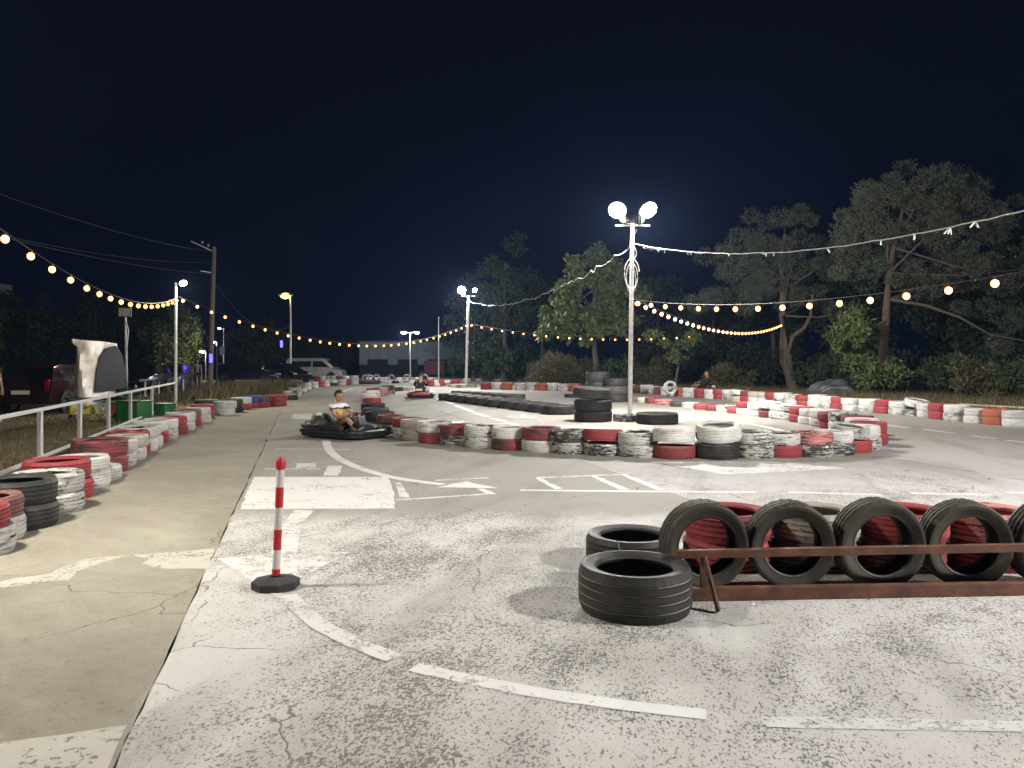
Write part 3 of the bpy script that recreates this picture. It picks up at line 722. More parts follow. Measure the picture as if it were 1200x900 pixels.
for z0, z1, mt in ((0.07, 0.125, M_PRED), (0.125, 0.252, M_PWHITE), (0.252, 0.388, M_PRED), (0.388, 0.535, M_PWHITE), (0.535, 0.670, M_PRED), (0.670, 0.796, M_PWHITE)):
    MB().tube([leanp(z0), leanp(z1)], 0.0262 if mt is M_PWHITE else 0.0267, 24).build('red_band' if mt is M_PRED else 'white_band', mt, dp, smooth=True)
MB().tube([leanp(0.790), leanp(0.800), leanp(0.838), leanp(0.852)], [0.031, 0.033, 0.033, 0.026], 24).tube([leanp(0.85), leanp(0.868)], [0.018, 0.012], 16).build('cap', M_PRED, dp, smooth=True)

# ------------------------------------------------------------------ white fence
def fx(y): return -3.55 - 0.305 * y
fe = empty('white_fence', (fx(11.47), 11.47, 0)); tag(fe, 'white square-tube fence with one handrail behind the tyre wall', 'fence')
fo = Vector((fx(11.47), 11.47, 0))
for y in (4.6, 6.9, 9.2, 11.47, 13.77, 16.1, 18.5, 21.66):
    MB().bar(Vector((fx(y), y, -0.02)) - fo, Vector((fx(y), y, 0.775)) - fo, 0.06, 0.06).build('fence_post', M_WHITE_METAL, fe, bev=0.004)
MB().bar(Vector((fx(3.5), 3.5, 0.80)) - fo, Vector((fx(26.6), 26.6, 0.80)) - fo, 0.06, 0.05).build('handrail', M_WHITE_METAL, fe, bev=0.004)
MB().bar(Vector((fx(3.5) + 0.04, 3.5, 0.10)) - fo, Vector((fx(21.66) + 0.04, 21.66, 0.10)) - fo, 0.035, 0.05).build('lower_rail', M_WHITE_METAL, fe, bev=0.004)

# ------------------------------------------------------------------ light masts
M_LENS = emit('floodlight_glass', (1.0, 0.98, 0.93), 160.0, False)
M_LENS_DIM = emit('floodlight_glass_dim', (0.9, 0.95, 1.0), 30.0, False)
def floodlight(parent, p, aim, power, size=0.30, lens=None, colr=(1.0, 0.97, 0.91)):
    square = power == 0
    """housing facing aim, glass and the lamp inside it; p in parent space (unrotated parent)"""
    p = Vector(p); d = (Vector(aim) - p).normalized(); q = d.to_track_quat('-Z', 'Y')
    M = Matrix.Translation(p) @ q.to_matrix().to_4x4()
    h = MB(); h.box((0, 0, 0.05), (size * 1.25, size, 0.09), bev=0.012) if square else h.cyl((0, 0, 0.05), size * 0.58, 0.09, 28)
    for k in range(5): h.box((-size * 0.45 + k * size * 0.225, 0, 0.115), (0.012, size * 0.8, 0.05))
    h.bm.transform(M); ho = h.build('floodlight', M_DARK, parent)
    f = MB(); f.box((0, 0, -0.004), (size * 1.1, size * 0.84, 0.012)) if square else f.cyl((0, 0, -0.004), size * 0.52, 0.012, 28); f.bm.transform(M)  # round disc, enlarged on the tall mast, shaped to mimic lamp glare
    f.build('lens', lens or M_LENS, ho)
    if power > 0:
        la = bpy.data.lights.new('floodlamp', 'AREA'); la.shape = 'DISK'; la.size = size * 1.0
        la.energy = power; la.color = colr
        lo_ = bpy.data.objects.new('floodlamp', la); COL.objects.link(lo_); lo_.parent = parent
        lo_.matrix_local = Matrix.Translation(p + d * 0.016) @ q.to_matrix().to_4x4()
    return ho

def mast(name, base, H, label, heads, rad=0.038, arm=0.42, mat=None, lean=(0, 0)):
    o = empty(name, base); tag(o, label, 'light mast')
    MB().tube([(0, 0, -0.05), (lean[0] * 0.5, lean[1] * 0.5, H * 0.5), (lean[0], lean[1], H)], [rad, rad * 0.95, rad * 0.85], 12).build('pole', mat or M_WHITE_METAL, o, smooth=True)
    if arm > 0: MB().bar((lean[0] - arm, lean[1], H - 0.05), (lean[0] + arm, lean[1], H - 0.05), 0.04, 0.04).build('crossbar', M_GALV, o)
    for (hx, hy, hz, aim, pw, lens, sz, cl) in heads:
        floodlight(o, (lean[0] + hx, lean[1] + hy, hz), aim, pw, sz, lens, cl)
    return o
C_COOL = (1.0, 0.97, 0.93); C_WARM = (1.0, 0.94, 0.80)
HM = zof(262, MAST.y)
m1 = mast('light_mast', MAST, HM, 'tall white light mast with two blazing floodlights, standing in a white tyre', [
    (-0.40, -0.06, HM + 0.33, (-2.6, -6.5, 0.0), POWER['mast'], None, 0.42, C_COOL), (0.40, -0.06, HM + 0.33, (3.0, -6.0, 0.0), POWER['mast'], None, 0.42, C_COOL),
    (-0.16, 0.10, HM + 0.10, (-4.0, 12.0, 0.0), POWER['mast'] * 1.2, None, 0.3, C_COOL), (0.16, 0.10, HM + 0.10, (8.0, 15.0, 3.0), POWER['mast'] * 4.2, None, 0.3, C_COOL)], 0.06, 0.45, None, (0.07, 0))
P2 = P2B.copy(); HP2 = zof(346, P2.y)
m2 = mast('light_mast', P2, HP2, 'slim white light mast with two floodlights beyond the black truck tyres', [
    (-0.40, -0.06, HP2 + 0.30, (-2.5, -12, 0.0), POWER['mid'], None, 0.46, C_COOL), (0.38, -0.02, HP2 + 0.30, (7, -9, 0.0), POWER['mid'] * 0.5, None, 0.26, C_COOL),
    (-0.10, 0.12, HP2 + 0.1, (-5, 14, 0.0), POWER['mid'] * 0.6, None, 0.26, C_COOL)], 0.085, 0.42, None, (0.15, 0))
PL = Vector((fx(26.7), 26.7, 0)); HL = zof(331, 26.7)
m3 = mast('light_mast', PL, HL, 'white light mast at the end of the white fence, one small floodlight', [
    (0.24, 0.05, HL - 0.02, (3.4, -3.0, 0.0), POWER['left'] * 2.4, M_LENS_DIM, 0.24, (1.0, 0.92, 0.66))], 0.055, 0.0)
MB().bar((0, 0, HL - 0.06), (0.24, 0.03, HL + 0.0), 0.03, 0.03).build('bracket', M_WHITE_METAL, m3)
P0 = Vector((fx(4.6), 4.6, 0)); H0 = 4.6
m0 = mast('light_mast', P0, H0, 'white light mast beside the near end of the white fence', [
    (0.30, -0.10, H0 + 0.05, (2.8, -2.4, 0.0), POWER['left'] * 0.9, None, 0.34, C_WARM), (0.24, 0.22, H0 + 0.05, (4.6, 7.4, 0.0), POWER['left'] * 1.8, None, 0.34, C_WARM),
    (-0.10, 0.3, H0 - 0.1, (-4.5, 9.5, 0.0), POWER['left'] * 1.9, None, 0.2, C_WARM)], 0.055, 0.3)
P4 = Vector((8.8, 2.6, 0)); H4 = 5.0
m4 = mast('light_mast', P4, H4, 'white light mast to the side of the foreground tyres', [
    (-0.30, -0.05, H4 + 0.15, (-5.6, -0.6, 0.0), POWER['right'], None, 0.34, C_COOL), (-0.10, 0.25, H4 + 0.15, (-5.0, 8.5, 0.0), POWER['right'] * 1.9, None, 0.34, C_COOL), (0.2, 0.3, H4 + 0.1, (4.0, 22.0, 4.5), POWER['right'] * 3.2, None, 0.3, C_COOL)], 0.055, 0.42)
# white cable wound and looped on the tall mast
lp = MB(); zz = HM - 0.5
pts = [(0.03 + 0.07 + 0.075 * math.cos(t * 9), 0.075 * math.sin(t * 9), HM - 0.15 - t * 0.9) for t in np.linspace(0, 1, 40)]
lp.tube(pts, 0.013, 5)
c = Vector((0.03, -0.09, HM - 1.25))
lp.tube([c + Vector(((0.20 - 0.1 * t) * math.cos(6.28 * t * 2.2), 0.02 * math.sin(11 * t), 0.36 * math.sin(6.28 * t * 2.2) - 0.25 * t)) for t in np.linspace(0, 1, 40)], 0.013, 5)
lp.build('wound_cable', M_WHITECABLE, m1)

# ------------------------------------------------------------------ festoons
M_BULB = emit('warm_bulb', (1.0, 0.33, 0.060), 5.0, False)
bulb_me = MB().sphere((0, 0, -0.092), 0.050, (1, 1, 1.1), 2).mesh('bulb', True); bulb_me.materials.append(M_BULB)
sock_me = MB().cyl((0, 0, -0.026), 0.017, 0.055, 8).mesh('socket'); sock_me.materials.append(M_DARK)
def sag(p, q, s, n=40):
    p, q = Vector(p), Vector(q)
    return [p.lerp(q, t) - Vector((0, 0, 4 * s * t * (1 - t))) for t in np.linspace(0, 1, n)]
def festoon(p, q, s, spacing, label, skip0=0.25):
    o = empty('festoon_lights', p); tag(o, label, 'string lights', 'warm festoon strings')
    P = [x - Vector(p) for x in sag(p, q, s, 60)]
    MB().tube(P, 0.008, 5).build('cable', M_BLACKCABLE, o)
    L = 0; nxt = skip0
    for a, b_ in zip(P[:-1], P[1:]):
        seg = (b_ - a).length
        while L + seg >= nxt:
            c_ = a.lerp(b_, (nxt - L) / seg); link('bulb', bulb_me, None, o, c_); link('socket', sock_me, None, o, c_); nxt += spacing * random.uniform(0.94, 1.06)
        L += seg
    return o
PINE1 = at(922, 41, 0)
festoon(P0 + Vector((0, 0, 3.85)), PL + Vector((0.05, 0, zof(351, 26.7) + 0.06)), 0.86, 1.10, 'warm bulb string hung between the two masts along the white fence')
festoon(PL + Vector((0.06, 0, zof(347, 26.7))), P2 + Vector((0.08, 0, zof(381, P2.y) + 0.05)), 1.43, 0.70, 'warm bulb string sagging from the fence-end mast to the second mast')
festoon(P2 + Vector((0.12, 0, zof(380, P2.y) + 0.05)), at(816, 41, zof(392.5, 41)), 0.46, 0.70, 'warm bulb string from the second mast across in front of the leafy tree')
festoon(MAST + Vector((0.1, 0, zof(350, MAST.y))), PINE1 + Vector((-0.3, -0.2, zof(379, 41))), 0.62, 0.70, 'warm bulb string dipping from the tall mast to the forked pine')
festoon(MAST + Vector((0.1, 0, zof(351, MAST.y))), P4 + Vector((0, 0, 3.55)), 0.75, 0.72, 'warm bulb string rising past the pines from the tall mast')
def cable(name, p, q, s, r, mat, label, stubs=0, wob=0.0):
    P = sag(p, q, s, 90)
    if wob: P = [x + Vector((random.gauss(0, wob), random.gauss(0, wob), random.gauss(0, wob))) for x in P]
    mb = MB(); mb.tube(P, r, 5)
    for k in range(stubs):
        t = random.uniform(0.03, 0.95); x = P[int(t * 89)]
        mb.tube([x, x + Vector((random.gauss(0, .03), random.gauss(0, .03), -random.uniform(0.03, 0.09)))], 0.012, 5)
    return tag(mb.build(name, mat), label, 'cable')
cable('icicle_light_cable', MAST + Vector((0.08, 0, zof(285, MAST.y))), P4 + Vector((0, 0, 4.5)), 1.15, 0.010, M_WHITECABLE, 'unlit white icicle light cable from tall mast over the pines', 46, 0.006)
cable('icicle_light_cable', P2 + Vector((0.15, 0, zof(353, P2.y))), MAST + Vector((0.05, 0, zof(290, MAST.y))), 0.75, 0.013, M_WHITECABLE, 'unlit white cable between the two masts, crossing the leafy tree', 0, 0.03)

# ------------------------------------------------------------------ foliage helpers
def foliage_mat(name, a, b, c, rough=0.6, sc=1.2, trans=0.15):
    k = NT(name); p = k.obj()
    n1 = k.noise(sc, 3, 0.5, p); n2 = k.noise(sc * 9, 2, 0.5, p)
    x = k.mix(k.step(n1, 0.32, 0.68), a, b); x = k.mix(k.math('MULTIPLY', k.step(n2, 0.5, 0.75), 0.6), x, c)
    k.base(x); k.rough(rough)
    k.b.inputs['Specular IOR Level'].default_value = 0.25
    MATS[name] = k.m
    return k.m
F_PINE = foliage_mat('pine_needles', (0.085, 0.100, 0.064), (0.120, 0.132, 0.088), (0.15, 0.158, 0.110))
F_LEAF = foliage_mat('broad_leaves', (0.090, 0.120, 0.042), (0.135, 0.170, 0.060), (0.165, 0.195, 0.08))
F_DARK = foliage_mat('dark_leaves', (0.036, 0.058, 0.026), (0.055, 0.080, 0.034), (0.070, 0.092, 0.042))
F_DRY = foliage_mat('dry_bush', (0.115, 0.098, 0.045), (0.075, 0.082, 0.034), (0.16, 0.135, 0.070))
F_SHRUB = foliage_mat('light_shrub', (0.065, 0.095, 0.030), (0.095, 0.125, 0.040), (0.12, 0.14, 0.055))
M_BARK = plain('bark', (0.135, 0.100, 0.070), 0.9, 0, 0.45, 14, 0.8)
M_BARK_D = plain('bark_grey', (0.115, 0.105, 0.090), 0.9, 0, 0.4, 14, 0.8)
M_GRASS = foliage_mat('grass_blades', (0.150, 0.118, 0.050), (0.110, 0.100, 0.040), (0.19, 0.15, 0.07), sc=0.8)
M_GRASS_D = foliage_mat('dry_grass', (0.115, 0.090, 0.045), (0.080, 0.070, 0.032), (0.17, 0.13, 0.07), sc=0.8)

def leaves(centres, radii, per, length, width, droop=0.0, outward=0.0, squash=0.8, shell=0.45):
    """leaf-sized quads (kite shaped) spread through clumps"""
    C = np.repeat(np.asarray(centres, float), per, axis=0); Rr = np.repeat(np.asarray(radii, float), per)
    n = len(C)
    d = rng.normal(size=(n, 3)); d /= np.linalg.norm(d, axis=1, keepdims=True) + 1e-9
    rad = Rr * (shell + (1 - shell) * rng.random(n)) ** 1.0 * rng.uniform(0.75, 1.1, n)
    pos = C + d * rad[:, None] * np.array([1, 1, squash])
    ax = rng.normal(size=(n, 3)) + outward * d; ax[:, 2] -= droop
    ax /= np.linalg.norm(ax, axis=1, keepdims=True) + 1e-9
    sd = np.cross(ax, rng.normal(size=(n, 3))); sd /= np.linalg.norm(sd, axis=1, keepdims=True) + 1e-9
    L = (length * rng.uniform(0.6, 1.3, n))[:, None]; Wd = (width * rng.uniform(0.6, 1.3, n))[:, None]
    v = np.stack([pos, pos + ax * L * 0.45 + sd * Wd / 2, pos + ax * L, pos + ax * L * 0.45 - sd * Wd / 2], axis=1)
    return v.reshape(-1, 3)

def limb(p, dirv, length, r0, r1, bend=0.25, n=7):
    pts = [Vector(p)]; d = Vector(dirv).normalized(); rs = [r0]
    for i in range(1, n):
        d = (d + Vector((random.gauss(0, bend), random.gauss(0, bend), random.gauss(0, bend) * 0.6)) * 0.35).normalized()
        pts.append(pts[-1] + d * length / (n - 1)); rs.append(r0 + (r1 - r0) * i / (n - 1))
    return pts, rs

def tree(name, base, label, group, trunk_pts, r0, r1, clumps, per, leaf, fol, bark, limbs=8, spread=0.6, squash=0.7, shell=0.4, droop=0.0, outward=0.6):
    """clumps: list of (x, y, z, radius) local"""
    o = empty(name, base); tag(o, label, 'tree', group)
    mb = MB()
    for tp, ra, rb in trunk_pts: mb.tube(tp, [ra + (rb - ra) * i / (len(tp) - 1) for i in range(len(tp))], 10)
    tp = trunk_pts[0][0]
    cs = sorted(clumps, key=lambda c: -c[3])
    for c in random.sample(clumps, min(limbs, len(clumps))):
        i = random.randint(len(tp) // 2, len(tp) - 1); a = Vector(tp[i]); b_ = Vector(c[:3])
        mid = a.lerp(b_, 0.5) + Vector((random.gauss(0, .2), random.gauss(0, .2), random.uniform(-0.3, 0.2)))
        mb.tube([a, a.lerp(mid, 0.5), mid, mid.lerp(b_, 0.5), b_], [r1 * 0.62, r1 * 0.5, r1 * 0.38, r1 * 0.25, r1 * 0.1], 6)
    mb.build('trunk', bark, o, smooth=True)
    v = leaves([c[:3] for c in clumps], [c[3] for c in clumps], per, leaf[0], leaf[1], droop, outward, squash, shell)
    link('crown', arr_mesh('crown', v, None, 4), fol, o)
    return o

def blob_clumps(n, c, s, r, hollow=0.45):
    out = []
    for _ in range(n):
        d = rng.normal(size=3); d /= np.linalg.norm(d); t = (hollow + (1 - hollow) * rng.random())
        out.append((c[0] + d[0] * s[0] * t, c[1] + d[1] * s[1] * t, c[2] + d[2] * s[2] * t, r * rng.uniform(0.6, 1.25)))
    return out

# ---- two pines
def pix_clumps(boxes, d, r, base):
    """clumps where the photograph shows lobes: (px, py, rpx, n)"""
    out = []
    for px, py, rp, n in boxes:
        for _ in range(n):
            a = random.uniform(0, 6.28); q = math.sqrt(random.random())
            dd = d + random.uniform(-1.8, 1.8)
            p = at(px + rp * q * math.cos(a), dd, 0); z = zof(py + rp * 0.7 * q * math.sin(a), dd)
            out.append((p.x - base.x, p.y - base.y, z, r * random.uniform(0.7, 1.3)))
    return out
D1 = 41.0; b1 = PINE1.copy()
def pl(px, py, d, base): p = at(px, d, zof(py, d)); return (p.x - base.x, p.y - base.y, p.z)
cl = pix_clumps([(880, 310, 40, 14), (920, 275, 30, 9), (860, 345, 30, 6), (960, 300, 35, 8), (900, 340, 30, 6), (945, 345, 25, 5), (985, 355, 20, 3), (830, 350, 20, 3), (935, 255, 15, 3), (900, 300, 75, 34), (890, 330, 60, 12)], D1 + 0.7, 0.60, b1)
tree('pine_tree', b1, 'forked pine with a curved second stem, bulb string tied to it', 'pines behind the far tyre wall',
     [([pl(930, 462, D1, b1), pl(926, 440, D1, b1), pl(919, 425, D1, b1), pl(918, 400, D1, b1), pl(917, 370, D1, b1), pl(917, 340, D1 + .2, b1), pl(915, 305, D1 + .6, b1), pl(920, 275, D1 + .9, b1)], 0.30, 0.09),
      ([pl(927, 438, D1, b1), pl(924, 415, D1 - .2, b1), pl(928, 395, D1 - .3, b1), pl(942, 385, D1 - .4, b1), pl(950, 370, D1 - .5, b1), pl(952, 345, D1 - .5, b1)], 0.17, 0.07)],
     0.3, 0.10, cl, 430, (0.17, 0.034), F_PINE, M_BARK, 9, outward=1.6, squash=0.72, shell=0.5)
D2 = 36.0; b2 = at(1036, D2, 0)
cl = pix_clumps([(1060, 250, 55, 26), (1110, 225, 35, 9), (1010, 265, 30, 8), (1150, 260, 35, 9), (1085, 290, 50, 20), (1020, 310, 35, 8), (985, 310, 20, 4), (1140, 310, 40, 9), (1120, 205, 20, 4), (1010, 235, 20, 4), (1185, 245, 20, 4),
                 (1100, 345, 50, 7), (1170, 350, 40, 7), (1190, 390, 40, 6), (1200, 300, 30, 5), (1080, 265, 100, 60), (1075, 225, 45, 10)], D2 + 0.8, 0.56, b2)
tree('pine_tree', b2, 'tall straight pine with the widest crown, a leafy shrub at its foot', 'pines behind the far tyre wall',
     [([pl(1032, 462, D2, b2), pl(1034, 430, D2, b2), pl(1037, 390, D2, b2), pl(1040, 350, D2, b2), pl(1042, 320, D2, b2), pl(1047, 290, D2 + 0.6, b2), pl(1058, 245, D2 + 1.2, b2)], 0.26, 0.08),
      ([pl(1038, 350, D2, b2), pl(1085, 358, D2 - .5, b2), pl(1125, 372, D2 - 1.0, b2), pl(1160, 392, D2 - 1.3, b2), pl(1215, 402, D2 - 1.5, b2)], 0.09, 0.03)],
     0.3, 0.10, cl, 430, (0.16, 0.032), F_PINE, M_BARK, 12, outward=1.6, squash=0.72, shell=0.5)
# ---- leafy tree in the middle
D3 = 47.0; b3 = at(699, D3, 0)
cl = pix_clumps([(690, 340, 40, 22), (660, 370, 24, 12), (715, 370, 30, 14), (700, 312, 28, 12), (735, 345, 20, 7), (650, 385, 14, 5), (690, 388, 25, 6), (722, 325, 18, 5), (705, 300, 14, 3)], D3, 0.55, b3)
tree('leafy_tree', b3, 'broad-leaved tree lit green behind the dry bush, slim grey trunk', 'broad-leaved trees',
     [([pl(701, 452, D3, b3), pl(699, 430, D3, b3), pl(697, 412, D3, b3), pl(695, 395, D3, b3), pl(694, 370, D3, b3), pl(700, 335, D3, b3)], 0.22, 0.07)], 0.2, 0.08, cl, 130, (0.36, 0.20), F_LEAF, M_BARK_D, 16, outward=0.5, squash=0.8, shell=0.3, droop=0.5)
# ---- small thin tree right of the mast
D4 = 42.0; b4 = at(793, D4, 0)
cl = pix_clumps([(800, 410, 16, 6), (785, 420, 10, 4), (815, 400, 10, 3), (775, 400, 18, 4)], D4, 0.35, b4)
tree('young_tree', b4, 'small thin tree with sparse leaves right of the tall mast', 'broad-leaved trees',
     [([pl(791, 455, D4, b4), pl(793, 440, D4, b4), pl(796, 425, D4, b4), pl(797, 405, D4, b4)], 0.08, 0.03)], 0.1, 0.03, cl, 90, (0.2, 0.1), F_LEAF, M_BARK_D, 6)

def bush(name, base, clumps, per, leaf, fol, label, group=None, **kw):
    o = empty(name, base); tag(o, label, 'bush', group)
    mb = MB()
    for c in clumps[:10]:
        mb.tube([(c[0] * 0.2, c[1] * 0.2, 0), (c[0] * 0.6, c[1] * 0.6, c[2] * 0.5), (c[0], c[1], c[2])], [0.03, 0.02, 0.008], 5)
    mb.build('stems', M_BARK_D, o)
    v = leaves([c[:3] for c in clumps], [c[3] for c in clumps], per, leaf[0], leaf[1], kw.get('droop', 0), kw.get('outward', 0.5), 0.8, 0.2)
    v[:, 2] = np.maximum(v[:, 2], 0.0)
    link('foliage', arr_mesh('foliage', v, None, 4), fol, o)
    return o
bs = at(657, 45.5, 0)
bush('dry_bush', bs, pix_clumps([(655, 433, 20, 14), (635, 440, 14, 8), (678, 436, 18, 10), (652, 424, 12, 6), (700, 443, 16, 8)], 45.5, 0.5, bs), 420, (0.22, 0.03), F_DRY, 'wide dry yellowish bush left of the leafy tree trunk', 'bushes', outward=1.0, droop=-0.5)
bs = at(720, 45.0, 0)
bush('green_bush', bs, pix_clumps([(722, 434, 14, 8), (735, 442, 14, 6), (712, 440, 10, 5)], 45, 0.5, bs), 160, (0.2, 0.09), F_DARK, 'dark green bush between the leafy tree and the tall mast', 'bushes')
bs = at(1030, 33.0, 0)
bush('leafy_shrub', bs, pix_clumps([(1015, 448, 14, 8), (1035, 445, 20, 9), (1012, 430, 18, 7), (1000, 405, 20, 6), (1012, 392, 16, 5), (990, 390, 18, 5), (1005, 375, 14, 4), (1050, 435, 16, 5)], 33, 0.42, bs), 130, (0.24, 0.09), F_SHRUB, 'bright green leafy shrub in front of the tall straight pine', 'bushes')
for i, (px, d, hh, label) in enumerate(((765, 44, 1.9, 'dry brown shrub just right of the tall mast'), (850, 42, 1.7, 'brown dry shrub left of the forked pine'), (975, 38, 2.0, 'dark thicket between the two pines'), (1105, 33, 2.1, 'dark shrub right of the tall straight pine'), (1165, 29.5, 1.7, 'brown dry shrub behind the pipe railing'), (1235, 27, 2.2, 'dark shrub past the pipe railing end'))):
    bs = at(px, d, 0)
    bush('shrub', bs, blob_clumps(26, (0, 0, hh * 0.45), (1.9, 1.3, hh * 0.5), 0.5, 0.2), 190, (0.22, 0.05), (F_DRY, F_DRY, F_DARK, F_DARK, F_DRY, F_DARK)[i], label, 'bushes', outward=0.8, droop=-0.3)
# ---- dark trees behind, barely lit
BT = [(590, 62, 12.0, 4.2, 'dark tree standing behind the second mast', 0), (555, 74, 9, 3.8, 'dark tree behind the right end of the blue-grey building', 0), (635, 66, 9.5, 3.6, 'dark tree behind the dry bush', 0), (770, 60, 8.5, 4.2, 'dark tree behind the tall mast', 0), (835, 56, 7.5, 3.8, 'dark tree between mast and forked pine', 0),
      (905, 52, 9.0, 4.0, 'dark tree behind the forked pine', 1), (1000, 48, 9.0, 4.2, 'dark tree between and behind the pines', 1), (1120, 44, 8.6, 4.0, 'dark tree behind the tall straight pine', 1), (1215, 40, 8.5, 3.6, 'dark tree beyond the pipe railing', 1)]
BT += [(392, 100, 5.0, 4.6, 'dark tree between the silver van and the blue-grey hall', 0), (352, 96, 4.6, 4.0, 'dark tree behind the silver van', 0), (110, 72, 8.0, 4.6, 'dark tree behind the silver hooded cart', 0), (30, 66, 7.6, 4.8, 'dark tree behind the estate car', 0), (205, 66, 6.4, 3.0, 'yellow-lit tree behind the fence-end mast', 2), (300, 84, 6.5, 5.0, 'dark tree behind the navy car', 0), (-60, 62, 8.5, 4.8, 'dark tree left of the estate car', 0), (160, 78, 8.0, 4.6, 'dark tree beyond the parked cars by the small floodlight post', 0)]
for px, d, H, w, label, f in BT:
    bs = at(px, d, 0); H2 = H * 0.58
    cl = blob_clumps(46, (0, 0, H2), (w * 0.8, w * 0.7, H * 0.42), 0.95, 0.35) + blob_clumps(14, (0, 0, 1.4), (w * 0.8, w * 0.6, 1.2), 0.8, 0.3)
    tree('dark_tree', bs, label, 'dark trees in the background', [([(0, 0, 0), (0.1, 0, H * 0.2), (0.05, 0.1, H * 0.45), (0.15, 0.1, H * 0.8)], 0.24, 0.08)], 0.2, 0.07, cl, 130, (0.34, 0.15), (F_DARK, F_DARK, F_LEAF)[f], M_BARK_D, 9, outward=0.4, squash=0.8)

# ---- grass
def grass(name, pts, h, mat, label, w=0.012):
    P = np.asarray(pts); n = len(P)
    a = rng.uniform(0, 6.28, n); hh = h * rng.uniform(0.4, 1.3, n); ln = rng.normal(0, 0.35, (n, 2)) * hh[:, None]
    wx = np.stack([np.cos(a), np.sin(a), np.zeros(n)], 1) * (w * rng.uniform(0.6, 1.4, n))[:, None]
    tip = P + np.concatenate([ln, hh[:, None]], 1)
    v = np.stack([P - wx, P + wx, tip], 1).reshape(-1, 3)
    o = link(name, arr_mesh(name, v, None, 3), mat); tag(o, label, 'grass', kind='stuff'); return o
pts = []
while len(pts) < 42000:
    y = 8.0 + 36 * random.random() ** 1.5; x0 = -3.9 - 0.285 * y if y < 22 else (-9.9 - (y - 22) * 0.03 if y < 36 else -10.4 - (y - 36) * 0.2)
    x = x0 - random.random() ** 1.3 * (8 + y * 0.3)
    pts.append((x, y, -0.02))
grass('verge_grass', pts, 0.055, M_GRASS, 'short dry grass behind the white fence')
pts = []
for _ in range(5200): 
    y = random.gauss(36, 3.2); x = -10.9 - abs(random.gauss(0, 1.3)) - (y - 33) * 0.12
    pts.append((x, y, -0.02))
grass('tall_grass', pts, 0.62, M_GRASS, 'tall green grass tuft beside the wall near the van', 0.022)
pts = []
while len(pts) < 26000:
    y = random.uniform(17, 46); x = (15.6 - y * 0.12 if y < 27 else 12.4 - (y - 27) * 0.62) + random.random() ** 1.4 * 9
    pts.append((x, y, -0.02))
grass('dry_grass', pts, 0.36, M_GRASS_D, 'dry tangled grass below the pines', 0.016)

